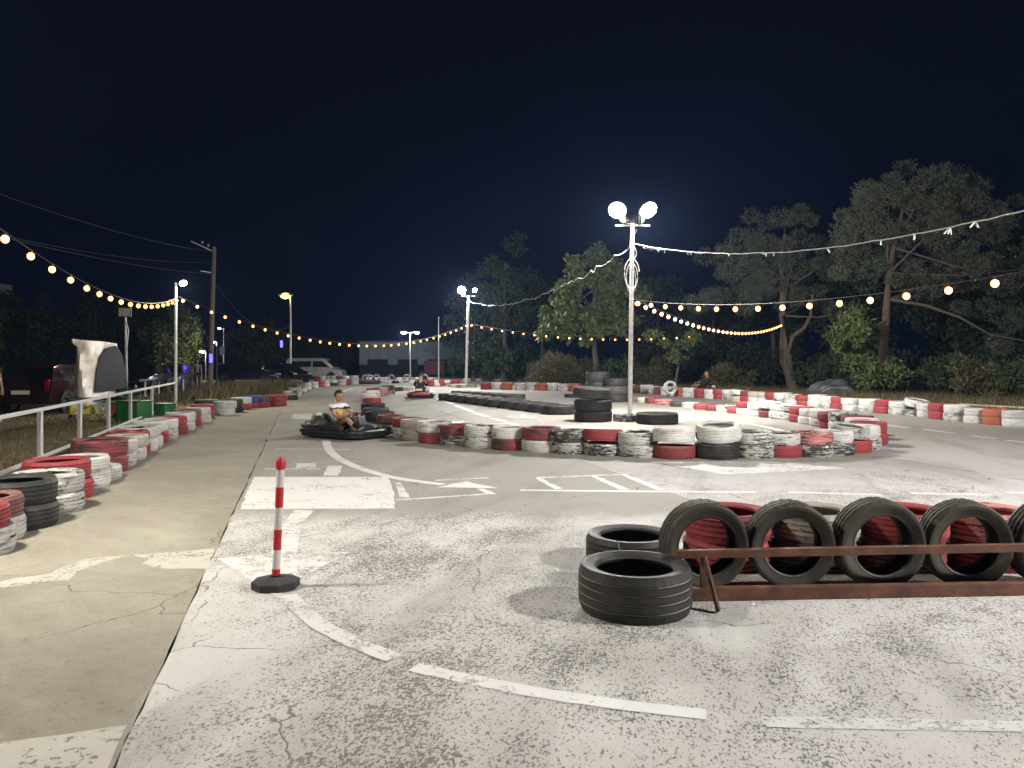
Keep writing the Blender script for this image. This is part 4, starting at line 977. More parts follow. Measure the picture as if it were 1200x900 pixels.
# ------------------------------------------------------------------ people and karts
SKIN = plain('skin', (0.42, 0.235, 0.160), 0.55, 0, 0.06); HAIR = plain('hair', (0.014, 0.011, 0.010), 0.6, 0, 0.3, 40, 0.5)
def skin_body(name, joints, edges, mat, parent, root=0, sub=1):
    me = bpy.data.meshes.new(name); me.from_pydata([j[0] for j in joints], edges, [])
    o = link(name, me, mat, parent)
    o.modifiers.new('Skin', 'SKIN'); sv = me.skin_vertices[0].data
    for i, j in enumerate(joints):
        r = j[1]; sv[i].radius = (r, r) if not isinstance(r, tuple) else r; sv[i].use_root = (i == root)
    m = o.modifiers[0]; m.use_smooth_shade = True; m.branch_smoothing = 0.3
    ss = o.modifiers.new('Subsurf', 'SUBSURF'); ss.levels = ss.render_levels = sub
    return o
def person(name, J, label, shirt, trousers, loc, rz, parent_cat='person', group=None, scale=1.0, long_legs=False, hair=True, sleeves='short', shoes=None, hat=None):
    """J: joint name -> position (x forward, y left, z up)"""
    o = empty(name, loc, rz); tag(o, label, 'person', group); o.scale = (scale,) * 3
    V = lambda k: Vector(J[k])
    names = ['pelvis', 'waist', 'chest', 'neck', 'headlow']
    jt = [(V('pelvis'), (0.105, 0.085)), (V('waist'), (0.095, 0.08)), (V('chest'), (0.115, 0.09)), (V('neck'), 0.045), (V('headlow'), 0.05)]
    ed = [(0, 1), (1, 2), (2, 3), (3, 4)]
    for s in ('l', 'r'):
        b0 = len(jt)
        jt += [(V('sh_' + s), 0.05), (V('el_' + s), 0.037), (V('wr_' + s), 0.026), (V('ha_' + s), (0.036, 0.02))]
        ed += [(2, b0), (b0, b0 + 1), (b0 + 1, b0 + 2), (b0 + 2, b0 + 3)]
        h = V('ha_' + s); w = V('wr_' + s); d = (h - w).normalized(); sd = d.cross(Vector((0, 0, 1))); sd = sd.normalized() if sd.length > 0.1 else Vector((1, 0, 0))
        for k in range(4):
            f0 = len(jt); off = sd * (k - 1.5) * 0.018
            ln = (0.062, 0.072, 0.068, 0.052)[k]
            p1 = h + d * 0.03 + off; p2 = p1 + d * ln * 0.55 + Vector((0, 0, -0.008)); p3 = p2 + d * ln * 0.4 + Vector((0, 0, -0.022))
            jt += [(p1, 0.0095), (p2, 0.0085), (p3, 0.007)]; ed += [(b0 + 3, f0), (f0, f0 + 1), (f0 + 1, f0 + 2)]
        f0 = len(jt); t1 = w.lerp(h, 0.5) + sd * 0.032 * (1 if s == 'r' else -1); jt += [(t1, 0.011), (t1 + d * 0.04 + Vector((0, 0, -0.012)), 0.009)]; ed += [(b0 + 2, f0), (f0, f0 + 1)]
        b0 = len(jt)
        jt += [(V('hip_' + s), 0.082), (V('kn_' + s), 0.055), (V('kn_' + s).lerp(V('an_' + s), 0.3), 0.056), (V('an_' + s), 0.034), (V('to_' + s), 0.035)]
        ed += [(0, b0), (b0, b0 + 1), (b0 + 1, b0 + 2), (b0 + 2, b0 + 3), (b0 + 3, b0 + 4)]
    skin_body('body', jt, ed, SKIN, o)
    # head with face
    hc = V('head'); fw = Vector(J.get('face', (1, 0, 0))).normalized(); q = fw.to_track_quat('X', 'Z').to_matrix().to_4x4()
    hm = MB(); hm.sphere((0, 0, 0), 0.1, (0.92, 0.76, 1.14), 3); hm.sphere((0.035, 0, -0.065), 0.052, (1, 0.85, 0.9), 2)
    hm.sphere((0.098, 0, -0.012), 0.016, (1.0, 0.8, 1.5), 1); hm.sphere((0.0, 0.077, -0.008), 0.022, (0.8, 0.4, 1.3), 1); hm.sphere((0.0, -0.077, -0.008), 0.022, (0.8, 0.4, 1.3), 1)
    hm.bm.transform(Matrix.Translation(hc) @ q); hd = hm.build('head', SKIN, o, smooth=True)
    fc = MB()
    for s in (-1, 1): fc.sphere((0.082, s * 0.032, 0.008), 0.010, (0.6, 1.2, 0.8), 1); fc.box((0.086, s * 0.032, 0.028), (0.01, 0.034, 0.006))
    fc.bm.transform(Matrix.Translation(hc) @ q); fc.build('eyes', HAIR, hd)
    mo = MB(); mo.box((0.083, 0, -0.055), (0.012, 0.04, 0.008), bev=0.003); mo.bm.transform(Matrix.Translation(hc) @ q); mo.build('mouth', plain('lips', (0.24, 0.085, 0.07), 0.5), hd)
    if hair:
        ha = MB(); ha.sphere((-0.010, 0, 0.014), 0.106, (0.93, 0.80, 1.04), 3)
        bmesh.ops.delete(ha.bm, geom=[v for v in ha.bm.verts if (v.co.z < 0.052 and v.co.x > 0.03) or v.co.z < -0.04], context='VERTS')
        for v in ha.bm.verts: v.co += v.co.normalized() * random.uniform(0, 0.008)
        ha.bm.transform(Matrix.Translation(hc) @ q); ha.build('hair', HAIR if hat is None else hat, o, smooth=True)
    # clothes
    sj = [(V('pelvis') + Vector((0, 0, 0.0)), (0.125, 0.105)), (V('waist'), (0.115, 0.098)), (V('chest'), (0.135, 0.108)), (V('chest').lerp(V('neck'), 0.75), 0.065)]
    se = [(0, 1), (1, 2), (2, 3)]
    for s in ('l', 'r'):
        b0 = len(sj); e = 0.62 if sleeves == 'short' else 1.0
        sj += [(V('sh_' + s), 0.066), (V('sh_' + s).lerp(V('el_' + s), e), 0.058 if e < 1 else 0.048)]; se += [(2, b0), (b0, b0 + 1)]
        if sleeves == 'long': sj += [(V('wr_' + s), 0.036)]; se += [(b0 + 1, b0 + 2)]
    skin_body('shirt', sj, se, shirt, o)
    tj = [(V('pelvis') + Vector((0, 0, -0.01)), (0.13, 0.108))]; te = []
    for s in ('l', 'r'):
        b0 = len(tj); e = 0.92
        tj += [(V('hip_' + s), 0.096), (V('hip_' + s).lerp(V('kn_' + s), e), 0.072)]; te += [(0, b0), (b0, b0 + 1)]
        if long_legs: tj += [(V('an_' + s), 0.052)]; te += [(b0 + 1, b0 + 2)]
    skin_body('trousers' if long_legs else 'shorts', tj, te, trousers, o)
    for s in ('l', 'r'):
        a, t = V('an_' + s), V('to_' + s); d = (t - a); f = MB()
        c_ = a.lerp(t, 0.55) + Vector((0, 0, -0.012))
        f.sphere((0, 0, 0), 0.5, (0.27, 0.10, 0.085), 2); f.bm.transform(Matrix.Translation(c_) @ d.to_track_quat('X', 'Z').to_matrix().to_4x4())
        f.build('shoe', shoes or M_DARK, o, smooth=True)
    return o
def seated():
    return dict(pelvis=(-0.22, 0, 0.22), waist=(-0.27, 0, 0.36), chest=(-0.29, 0, 0.54), neck=(-0.27, 0, 0.68), headlow=(-0.255, 0, 0.74), head=(-0.245, 0, 0.815),
                sh_l=(-0.27, 0.155, 0.61), sh_r=(-0.27, -0.155, 0.61), el_l=(-0.10, 0.235, 0.43), el_r=(-0.10, -0.235, 0.43), wr_l=(0.11, 0.15, 0.45), wr_r=(0.11, -0.15, 0.45), ha_l=(0.175, 0.125, 0.46), ha_r=(0.175, -0.125, 0.46),
                hip_l=(-0.20, 0.085, 0.21), hip_r=(-0.20, -0.085, 0.21), kn_l=(0.18, 0.15, 0.37), kn_r=(0.18, -0.15, 0.37), an_l=(0.50, 0.15, 0.15), an_r=(0.50, -0.15, 0.15), to_l=(0.60, 0.15, 0.21), to_r=(0.60, -0.15, 0.21))
def standing(step=0.1):
    return dict(pelvis=(0, 0, 0.92), waist=(0.0, 0, 1.08), chest=(0.0, 0, 1.28), neck=(0.0, 0, 1.46), headlow=(0.01, 0, 1.52), head=(0.02, 0, 1.60),
                sh_l=(0, 0.185, 1.40), sh_r=(0, -0.185, 1.40), el_l=(-0.02, 0.235, 1.12), el_r=(-0.02, -0.235, 1.12), wr_l=(0.05, 0.24, 0.88), wr_r=(0.05, -0.24, 0.88), ha_l=(0.07, 0.235, 0.80), ha_r=(0.07, -0.235, 0.80),
                hip_l=(0, 0.095, 0.88), hip_r=(0, -0.095, 0.88), kn_l=(0.02 + step, 0.10, 0.48), kn_r=(0.02 - step * .5, -0.10, 0.48), an_l=(step, 0.10, 0.075), an_r=(-step * 1.4, -0.10, 0.075), to_l=(0.14 + step, 0.115, 0.045), to_r=(0.14 - step * 1.4, -0.115, 0.045))

def tee_mat():
    """white T-shirt with yellow and blue print on the chest"""
    k = NT('printed_tshirt'); p = k.obj(); sep = k.n('ShaderNodeSeparateXYZ'); k.l(p, sep.inputs[0])
    n = k.noise(14, 2, 0.5, p)
    zz = k.math('ADD', sep.outputs[2], k.math('MULTIPLY', k.math('SUBTRACT', n, 0.5), 0.10))
    yl = k.math('MULTIPLY', k.step(zz, 0.33, 0.36), k.step(zz, 0.56, 0.53)); bl = k.math('MULTIPLY', k.step(zz, 0.24, 0.27), k.step(zz, 0.36, 0.33))
    front = k.step(sep.outputs[0], -0.26, -0.23)
    blk = k.math('MULTIPLY', k.step(zz, 0.535, 0.545), k.step(zz, 0.58, 0.57))
    c = k.mix(k.math('MULTIPLY', yl, front), (0.70, 0.70, 0.71), (0.62, 0.42, 0.07))
    c = k.mix(k.math('MULTIPLY', k.math('MULTIPLY', yl, k.step(n, 0.56, 0.60)), front), c, (0.45, 0.13, 0.05))
    c = k.mix(k.math('MULTIPLY', bl, front), c, (0.30, 0.45, 0.52)); c = k.mix(k.math('MULTIPLY', blk, front), c, (0.02, 0.02, 0.025))
    k.base(c); k.rough(0.85); return k.m
M_KBLACK = plain('kart_bumper', (0.016, 0.016, 0.017), 0.42, 0, 0.3); M_KRED = plain('kart_red', (0.26, 0.025, 0.025), 0.4, 0, 0.15)
M_TANK = plain('fuel_tank', (0.55, 0.52, 0.44), 0.5, 0, 0.15); M_STEEL = plain('steel_tube', (0.25, 0.25, 0.25), 0.4, 0.8, 0.2)
ktyre = tyre_mesh('kart_tyre', 0.135, 0.15, 0.066, 28, 'rib', False)
def rrect(hx, hy, r, n=6):
    out = []
    for cx, cy, a0 in ((hx - r, hy - r, 0), (-hx + r, hy - r, PI / 2), (-hx + r, -hy + r, PI), (hx - r, -hy + r, 1.5 * PI)):
        for k in range(n + 1): a = a0 + PI / 2 * k / n; out.append((cx + r * math.cos(a), cy + r * math.sin(a)))
    return out
def kart(loc, rz, label, accent):
    o = empty('go_kart', loc, rz); tag(o, label, 'go-kart', 'rental go-karts'); o.scale = (0.88,) * 3
    R = rrect(0.93, 0.62, 0.30)
    bm_ = MB(); bm_.tube([(x, y, 0.165) for x, y in R], 0.062, 10, closed=True); bm_.tube([(x * 0.98, y * 0.98, 0.085) for x, y in R], 0.042, 8, closed=True); bm_.build('bumper', M_KBLACK, o, smooth=True)
    MB().poly([(x * 0.9, y * 0.86) for x, y in R], 0.055, 0.075).build('floor_tray', M_DARK, o)
    st = MB()
    st.box((-0.24, 0, 0.14), (0.40, 0.40, 0.05), bev=0.02); st.box((-0.46, 0, 0.34), (0.06, 0.40, 0.42), Euler((0, -0.28, 0)), 0.025)
    for s in (-1, 1): st.box((-0.30, s * 0.205, 0.23), (0.36, 0.04, 0.20), Euler((0, -0.15, 0)), 0.018)
    st.build('seat', M_DARK, o, smooth=True)
    en = MB(); en.box((-0.58, -0.30, 0.27), (0.26, 0.26, 0.22), bev=0.02)
    for k in range(5): en.box((-0.58, -0.30, 0.39 + 0.012 * k * 2), (0.20, 0.20, 0.012))
    en.build('engine', M_STEEL, o); MB().box((-0.62, 0.10, 0.38), (0.24, 0.34, 0.14), bev=0.045).build('fuel_tank', M_TANK, o, smooth=True)
    MB().box((-0.74, 0.02, 0.25), (0.22, 0.44, 0.14), bev=0.03).build('engine_cover', M_KRED, o, smooth=True)
    MB().box((-0.60, -0.30, 0.52), (0.16, 0.16, 0.08), bev=0.03).build('air_filter', M_TANK, o, smooth=True)
    for s in (-1, 1):
        MB().box((0.0, s * 0.52, 0.22), (0.78, 0.16, 0.17), bev=0.06).build('side_pod', accent, o, smooth=True)
    MB().box((0.62, 0, 0.26), (0.38, 0.52, 0.10), Euler((0, 0.25, 0)), 0.04).build('nose_cone', accent, o, smooth=True)
    MB().box((0.50, 0, 0.40), (0.03, 0.24, 0.20), Euler((0, -0.35, 0)), 0.01).build('front_panel', M_KBLACK, o)
    ex = MB(); ex.tube([(-0.50, -0.44, 0.30), (-0.66, -0.50, 0.27), (-0.92, -0.46, 0.26), (-0.98, -0.30, 0.26)], 0.035, 8); ex.build('exhaust', M_STEEL, o, smooth=True)
    hp = MB(); hp.tube([(-0.90, 0.34, 0.16), (-0.93, 0.34, 0.34), (-0.93, -0.34, 0.34), (-0.90, -0.34, 0.16)], 0.02, 8); hp.build('rear_hoop', M_KBLACK, o, smooth=True)
    for s in (-1, 1): MB().box((0.40, s * 0.13, 0.14), (0.05, 0.06, 0.14), Euler((0, 0.4, 0)), 0.01).build('pedal', M_STEEL, o)
    sw = MB(); q = Euler((0, -0.95, 0)).to_matrix().to_4x4()
    sw.tube([(0.14 * math.cos(a), 0.14 * math.sin(a), 0) for a in np.linspace(0, 2 * PI, 24, endpoint=False)], 0.014, 7, closed=True)
    for a in (0.5, 2.6, 4.71): sw.tube([(0, 0, 0), (0.14 * math.cos(a), 0.14 * math.sin(a), 0)], 0.010, 6)
    sw.bm.transform(Matrix.Translation((0.21, 0, 0.46)) @ q); swo = sw.build('steering_wheel', M_DARK, o, smooth=True)
    MB().tube([(0.21, 0, 0.46), (0.50, 0, 0.16)], 0.014, 8).build('steering_column', M_STEEL, o)
    for x in (-0.58, 0.58):
        for s in (-1, 1):
            w = link('wheel', ktyre, MATS['black'], o, (x, s * 0.42 + 0.075, 0.135), (PI / 2, 0, 0))
            MB().cyl((0, 0, 0.075), 0.070, 0.11, 16).build('rim', M_STEEL, w)
    return o
k1 = at(405, 15.5, 0.0); kr = R_(-32)
kart(k1, kr, 'dark go-kart with cream fuel tank carrying a boy in a printed T-shirt', M_KBLACK)
bj = seated(); bj['face'] = (1, -0.15, -0.30)
bj.update(head=(-0.235, -0.01, 0.80), wr_l=(0.16, 0.12, 0.44), wr_r=(0.15, -0.14, 0.42), ha_l=(0.20, 0.115, 0.47), ha_r=(0.20, -0.12, 0.45))
person('person', bj, 'boy in white T-shirt with yellow print driving the nearer go-kart', tee_mat(), plain('brown_shorts', (0.11, 0.06, 0.045), 0.85), k1 + Vector((0.03, 0, 0.0)), kr - 0.12, scale=1.03, shoes=plain('grey_shoes', (0.22, 0.20, 0.20), 0.7))
k2 = at(493, 33.2, 0); kr2 = R_(98)
kart(k2, kr2, 'go-kart with red rear bumper seen from behind, driver in black', M_KRED)
b_ = MB(); b_.box((0, 0, 0), (0.05, 0.86, 0.10), bev=0.02); bb = b_.build('rear_bumper', M_KRED, bpy.data.objects.get('go_kart.001'), smooth=True); bb.location = (-1.03, 0, 0.20)
M_BLACKC = plain('black_cloth', (0.016, 0.016, 0.019), 0.85, 0, 0.2)
person('person', seated(), 'driver in black clothes and dark helmet in the red-bumpered kart', M_BLACKC, M_BLACKC, k2 + Vector((0, 0, 0.015)), kr2, scale=1.18, long_legs=True, sleeves='long', hat=plain('helmet', (0.02, 0.02, 0.022), 0.3))
k3 = at(822, 37.5, 0); kr3 = R_(190)
kart(k3, kr3, 'black go-kart half hidden behind the wall under the pines', M_KBLACK)
person('person', seated(), 'driver in black with light brown hair behind the wall under the pines', M_BLACKC, M_BLACKC, k3 + Vector((0, 0, 0.015)), kr3, scale=1.15, long_legs=True, sleeves='long', hat=plain('brown_hair', (0.14, 0.07, 0.04), 0.6))
k4 = at(431, 54.5, 0)
kart(k4, R_(200), 'parked dark go-kart with no driver by the far tyre walls', M_KBLACK)
person('person', standing(0.08), 'person in dark shirt and shorts with white shoes by the estate car', plain('navy_cloth', (0.03, 0.03, 0.045), 0.9), plain('dark_shorts', (0.035, 0.03, 0.03), 0.9), at(-11, 19.6, -0.02), R_(-30), scale=1.0, shoes=plain('white_shoes', (0.6, 0.58, 0.55), 0.6))
person('person', standing(0.05), 'person in grey shirt standing by the parked cars beyond the bollards', plain('grey_cloth', (0.18, 0.18, 0.17), 0.9), M_BLACKC, at(231, 45, -0.02), R_(-60), scale=1.0, long_legs=True)

# ------------------------------------------------------------------ cars
M_GLASS = plain('car_glass', (0.012, 0.014, 0.016), 0.06, 0, 0.1, spec=0.7)
M_TAIL = plain('tail_lamp', (0.30, 0.008, 0.012), 0.18, 0, 0.1); M_HEAD = plain('head_lamp', (0.62, 0.64, 0.66), 0.08, 0.3, 0.05)
M_RIM = plain('alloy', (0.38, 0.38, 0.39), 0.3, 0.8, 0.1); M_PLATE = plain('plate', (0.62, 0.60, 0.52), 0.5, 0, 0.05); M_TRIM = plain('black_trim', (0.015, 0.015, 0.016), 0.5)
car_tyre = tyre_mesh('car_tyre', 0.315, 0.205, 0.20, 28, 'rib', False)
def car(loc, rz, paint, label, kind='estate', group='parked cars'):
    L, Wd, H = {'estate': (4.5, 1.78, 1.47), 'hatch': (4.0, 1.74, 1.46), 'van': (5.1, 1.95, 1.93)}[kind]
    o = empty('silver_van' if kind == 'van' else 'parked_car', loc, rz); tag(o, label, 'van' if kind == 'van' else 'car', group)
    hl = L / 2; y = Wd / 2
    if kind == 'van':
        body = [(-hl, 0.30), (-hl - 0.02, 0.62), (-hl + 0.02, 1.05), (hl - 1.15, 1.05), (hl - 0.15, 0.88), (hl, 0.66), (hl - 0.02, 0.30)]
        roof = [(-hl + 0.02, 1.05), (-hl + 0.10, 1.75), (-hl + 0.30, H), (hl - 1.75, H), (hl - 1.45, H - 0.10), (hl - 0.55, 1.0)]
        wins = [[(-hl + 0.35, 1.13), (-hl + 0.40, 1.62), (-0.15, 1.66), (-0.15, 1.13)], [(0.0, 1.13), (0.0, 1.66), (hl - 1.75, 1.66), (hl - 1.02, 1.13)]]
    elif kind == 'estate':
        body = [(-hl, 0.32), (-hl - 0.03, 0.60), (-hl + 0.03, 0.93), (hl - 1.25, 0.95), (hl - 0.25, 0.80), (hl, 0.60), (hl - 0.03, 0.30)]
        roof = [(-hl + 0.04, 0.93), (-hl + 0.42, 1.40), (-hl + 0.75, H), (0.15, H), (0.5, H - 0.06), (hl - 1.2, 0.94)]
        wins = [[(-hl + 0.38, 0.98), (-hl + 0.70, 1.36), (-hl + 1.25, 1.38), (-hl + 1.25, 0.98)], [(-hl + 1.32, 0.98), (-hl + 1.32, 1.38), (-0.22, 1.38), (-0.22, 0.98)], [(-0.14, 0.98), (-0.14, 1.38), (0.38, 1.36), (0.86, 0.98)]]
    else:
        body = [(-hl, 0.32), (-hl - 0.03, 0.60), (-hl + 0.04, 0.93), (hl - 1.10, 0.95), (hl - 0.22, 0.80), (hl, 0.60), (hl - 0.03, 0.30)]
        roof = [(-hl + 0.05, 0.93), (-hl + 0.36, 1.38), (-hl + 0.62, H), (0.15, H), (0.45, H - 0.06), (hl - 1.05, 0.94)]
        wins = [[(-hl + 0.62, 0.98), (-hl + 0.78, 1.36), (-0.30, 1.38), (-0.30, 0.98)], [(-0.22, 0.98), (-0.22, 1.38), (0.33, 1.36), (0.78, 0.98)]]
    MB().prism_y(body, -y, y, lambda x, z: 0.05 if abs(x) > hl - 0.3 else 0.0).build('body', paint, o, True, 0.06)
    tp = lambda x, z: 0.05 + max(0, z - 0.93) * 0.28
    MB().prism_y(roof, -y, y, tp).build('roof', paint, o, True, 0.05)
    for wv in wins:
        for s in (-1, 1):
            w = MB(); ins = [y - tp(x, z) for x, z in wv]
            a = [w.bm.verts.new((x, s * (iy + 0.012), z)) for (x, z), iy in zip(wv, ins)]; b_ = [w.bm.verts.new((x, s * (iy - 0.03), z)) for (x, z), iy in zip(wv, ins)]
            n = len(a); w.bm.faces.new(a); w.bm.faces.new(b_[::-1])
            for i in range(n): w.bm.faces.new((a[i], a[(i + 1) % n], b_[(i + 1) % n], b_[i]))
            w.build('side_window', M_GLASS, o)
    def screen(p0, p1, nm, out):
        (xa, za), (xb, zb) = p0, p1; w = MB(); d = Vector((xb - xa, 0, zb - za)).normalized(); nrm = Vector((d.z, 0, -d.x)) * out
        va = []
        for off in (0.012, -0.03):
            for (x, z), t in (((xa, za), 0.12), ((xb, zb), 0.88)):
                X, Z = xa + (xb - xa) * t, za + (zb - za) * t; iy = y - tp(X, Z) - 0.07
                for s in (-1, 1): va.append(w.bm.verts.new((X + nrm.x * off, s * iy, Z + nrm.z * off)))
        for f in ((0, 1, 3, 2), (4, 5, 7, 6), (0, 1, 5, 4), (2, 3, 7, 6), (0, 2, 6, 4), (1, 3, 7, 5)): w.bm.faces.new([va[i] for i in f])
        w.build(nm, M_GLASS, o)
    screen(roof[0], roof[1], 'rear_window', -1); screen(roof[-1], roof[-2], 'windscreen', 1)
    for x in (-hl + 0.82, hl - 0.85):
        for s in (-1, 1):
            MB().cyl((x, s * (y - 0.02), 0.34), 0.37, 0.05, 24, 'Y').build('wheel_arch', M_TRIM, o)
            w = link('wheel', car_tyre, MATS['black'], o, (x, s * (y - 0.09) + 0.1025, 0.315), (PI / 2, 0, 0))
            rm = MB(); rm.cyl((0, 0, 0.1025), 0.205, 0.16, 20)
            for k in range(5): rm.box((0.10 * math.cos(k * 1.2566), 0.10 * math.sin(k * 1.2566), 0.1025), (0.20, 0.05, 0.185), Euler((0, 0, k * 1.2566)))
            rm.build('rim', M_RIM, w)
    for s in (-1, 1):
        MB().box((-hl + 0.03, s * (y - 0.16), 0.86 if kind != 'van' else 0.98), (0.10, 0.13, 0.34 if kind != 'van' else 0.5), bev=0.03).build('tail_light', M_TAIL, o)
        MB().box((hl - 0.14, s * (y - 0.24), 0.70), (0.22, 0.34, 0.13), Euler((0, 0.2, 0)), 0.04).build('headlight', M_HEAD, o, smooth=True)
        MB().box((0.62, s * (y + 0.08), 1.0), (0.10, 0.18, 0.12), bev=0.03).build('mirror', paint, o, smooth=True)
        for xh in (-0.75, 0.25): MB().box((xh, s * (y + 0.012), 0.84), (0.16, 0.03, 0.03), bev=0.008).build('door_handle', paint, o)
    MB().box((-hl - 0.035, 0, 0.66), (0.02, 0.52, 0.115)).build('number_plate', M_PLATE, o)
    MB().box((hl + 0.005, 0, 0.44), (0.02, 0.52, 0.11)).build('number_plate', M_PLATE, o)
    MB().box((-hl - 0.01, 0, 0.42), (0.14, Wd - 0.16, 0.20), bev=0.04).build('bumper', M_TRIM if kind == 'van' else paint, o, smooth=True); MB().box((hl - 0.04, 0, 0.42), (0.14, Wd - 0.16, 0.22), bev=0.04).build('bumper', paint, o, smooth=True)
    MB().box((hl - 0.01, 0, 0.62), (0.06, 0.8, 0.10), bev=0.01).build('grille', M_TRIM, o)
    return o
PB = plain('car_black', (0.012, 0.012, 0.013), 0.16, 0, 0.05, spec=0.6); PN = plain('car_navy', (0.012, 0.014, 0.028), 0.16, 0, 0.05, spec=0.6); PS = plain('car_silver', (0.40, 0.41, 0.42), 0.3, 0.5, 0.05); PG = plain('car_grey', (0.10, 0.105, 0.11), 0.2, 0.3, 0.05); PR = plain('car_maroon', (0.030, 0.012, 0.012), 0.14, 0, 0.05, spec=0.6)
car((-14.2, 24.4, -0.02), R_(91), PR, 'dark maroon estate car with red tail lights and cream plate', 'estate')
car(at(167, 37.5, -0.02), R_(-82), PB, 'black hatchback facing the grass beside the small floodlight post', 'hatch'); car(at(200, 42, -0.02), R_(-78), PG, 'grey hatchback parked beside the black one behind the bollards', 'hatch')
car(at(290, 55, -0.02), R_(8), PN, 'navy estate car parked side-on beside the wooden utility pole', 'estate'); car(at(335, 59, -0.02), R_(-40), PB, 'black estate car between the navy car and the silver van', 'estate')
car(at(370, 69, -0.02), R_(-4), PS, 'silver passenger van with dark side windows beyond the walls', 'van')
car(at(92, 47, -0.02), R_(20), PB, 'black hatchback parked behind the silver hooded cart', 'hatch')

# ------------------------------------------------------------------ hooded cart, boxes, posts left
CB = at(112, 20.3, -0.02)
M_SILVER = NT('silver_cover'); v = M_SILVER.obj(); nz = M_SILVER.noise(3.5, 4, 0.6, v); M_SILVER.base(M_SILVER.mix(nz, (0.62, 0.57, 0.48), (0.80, 0.76, 0.68))); M_SILVER.rough(0.38); M_SILVER.b.inputs['Metallic'].default_value = 0.3; M_SILVER.bump(M_SILVER.noise(3.0, 2, 0.5, v, 1.0), 0.45, 0.04); M_SILVER = M_SILVER.m
ct = empty('hooded_cart', CB, R_(38)); tag(ct, 'painted cart under a tall silver fabric hood with dark side panel', 'cart')
# hood: folded cloth shell, sweeping forward at the top
hd = MB(); rows = 15; cols_ = 26; grid = []
for i in range(rows):
    t = i / (rows - 1); row = []
    for k in range(cols_):
        a = 2 * PI * k / cols_
        w = 0.48 - 0.07 * t + (0.12 if t > 0.88 else 0); dp_ = 0.36 - 0.05 * t
        fold = 1 + 0.045 * math.sin(a * 5 + t * 3) + 0.03 * math.sin(a * 9 + t * 7)
        sq = lambda c_: math.copysign(abs(c_) ** 0.6, c_)
        row.append(hd.bm.verts.new((sq(math.cos(a)) * w * fold - 0.04 * t, sq(math.sin(a)) * dp_ * fold, 0.62 + 1.46 * t + (0.06 * math.cos(a + PI) if t > 0.8 else 0))))
    grid.append(row)
for i in range(rows - 1):
    for k in range(cols_): hd.bm.faces.new((grid[i][k], grid[i][(k + 1) % cols_], grid[i + 1][(k + 1) % cols_], grid[i + 1][k]))
hd.bm.faces.new(grid[-1]); hd.build('hood', M_SILVER, ct, smooth=True)
pan = MB(); prof = [(-0.16, 0.74), (-0.13, 1.25), (-0.05, 1.66), (0.10, 1.90), (0.34, 1.97), (0.48, 1.75), (0.58, 1.25), (0.64, 0.86), (0.3, 0.80)]
pan.prism_y([(x + 0.06, z) for x, z in prof], -0.50, -0.34); pan.build('dark_panel', plain('grey_mesh', (0.055, 0.055, 0.062), 0.6), ct, True, 0.04)
def graffiti():
    k = NT('painted_panel'); p = k.obj(); n1 = k.noise(2.6, 2, 0.5, p, 1.5); n2 = k.noise(3.4, 2, 0.5, p, 2.0)
    sep = k.n('ShaderNodeSeparateXYZ'); k.l(p, sep.inputs[0])
    c = k.mix(k.step(n1, 0.46, 0.50), (0.56, 0.40, 0.05), (0.08, 0.22, 0.08)); c = k.mix(k.step(n2, 0.54, 0.57), c, (0.60, 0.60, 0.55)); c = k.mix(k.step(n1, 0.60, 0.63), c, (0.02, 0.02, 0.02))
    c = k.mix(k.step(sep.outputs[0], 0.05, 0.30), c, (0.035, 0.02, 0.02)); k.base(c); k.rough(0.4); return k.m
MB().box((0.0, 0, 0.36), (1.30, 0.62, 0.36), bev=0.04).build('painted_box', graffiti(), ct, smooth=True)
MB().box((0, 0, 0.585), (1.36, 0.68, 0.05), bev=0.015).build('deck', M_TRIM, ct)
MB().box((0.42, -0.36, 0.30), (0.40, 0.05, 0.22), bev=0.01).build('red_sign', plain('red_sign', (0.45, 0.05, 0.03), 0.5, 0, 0.5, 18), ct)
for x in (-0.55, 0.5):
    for s in (-1, 1):
        MB().bar((x, s * 0.25, 0.06), (x, s * 0.25, 0.2), 0.04).build('leg', M_TRIM, ct); MB().cyl((x, s * 0.25, 0.07), 0.07, 0.04, 16, 'Y').build('caster', M_TRIM, ct)
gb = plain('green_plastic', (0.020, 0.13, 0.035), 0.45, 0, 0.15)
def crate(px, d, sz, rz, label):
    p = at(px, d, -0.02); o = empty('green_box', p, rz); tag(o, label, 'box', 'green boxes behind the fence')
    MB().box((0, 0, sz[2] / 2), sz, bev=0.02).build('box_body', gb, o, smooth=True); MB().box((0, 0, sz[2] + 0.02), (sz[0] * 1.04, sz[1] * 1.04, 0.04), bev=0.01).build('lid', gb, o)
    for s in (-1, 1): MB().box((s * sz[0] * 0.3, -sz[1] / 2 - 0.015, sz[2] * 0.5), (0.05, 0.03, sz[2] * 0.9)).build('rib', gb, o)
crate(157, 20.0, (0.72, 0.5, 0.50), R_(-20), 'taller green box behind the white fence, next to the hooded cart'); crate(190, 22.4, (0.62, 0.45, 0.30), R_(-20), 'lower green box behind the white fence, nearest its end mast')
ts = empty('teal_sign', at(142, 20.6, -0.02), R_(-20)); tag(ts, 'teal painted board with white lettering between cart and green box', 'sign')
MB().box((0, 0, 0.55), (0.46, 0.04, 0.62), bev=0.008).build('board', plain('teal_board', (0.03, 0.12, 0.11), 0.5, 0, 0.3, 9), ts)
for k, (dx, z) in enumerate(((-0.10, 0.70), (0.05, 0.62), (-0.05, 0.50), (0.08, 0.42))): MB().box((dx, -0.026, z), (0.16, 0.008, 0.035)).build('lettering', M_PWHITE, ts)
for s in (-1, 1): MB().bar((s * 0.2, 0, 0), (s * 0.2, 0, 0.3), 0.03).build('leg', M_TRIM, ts)
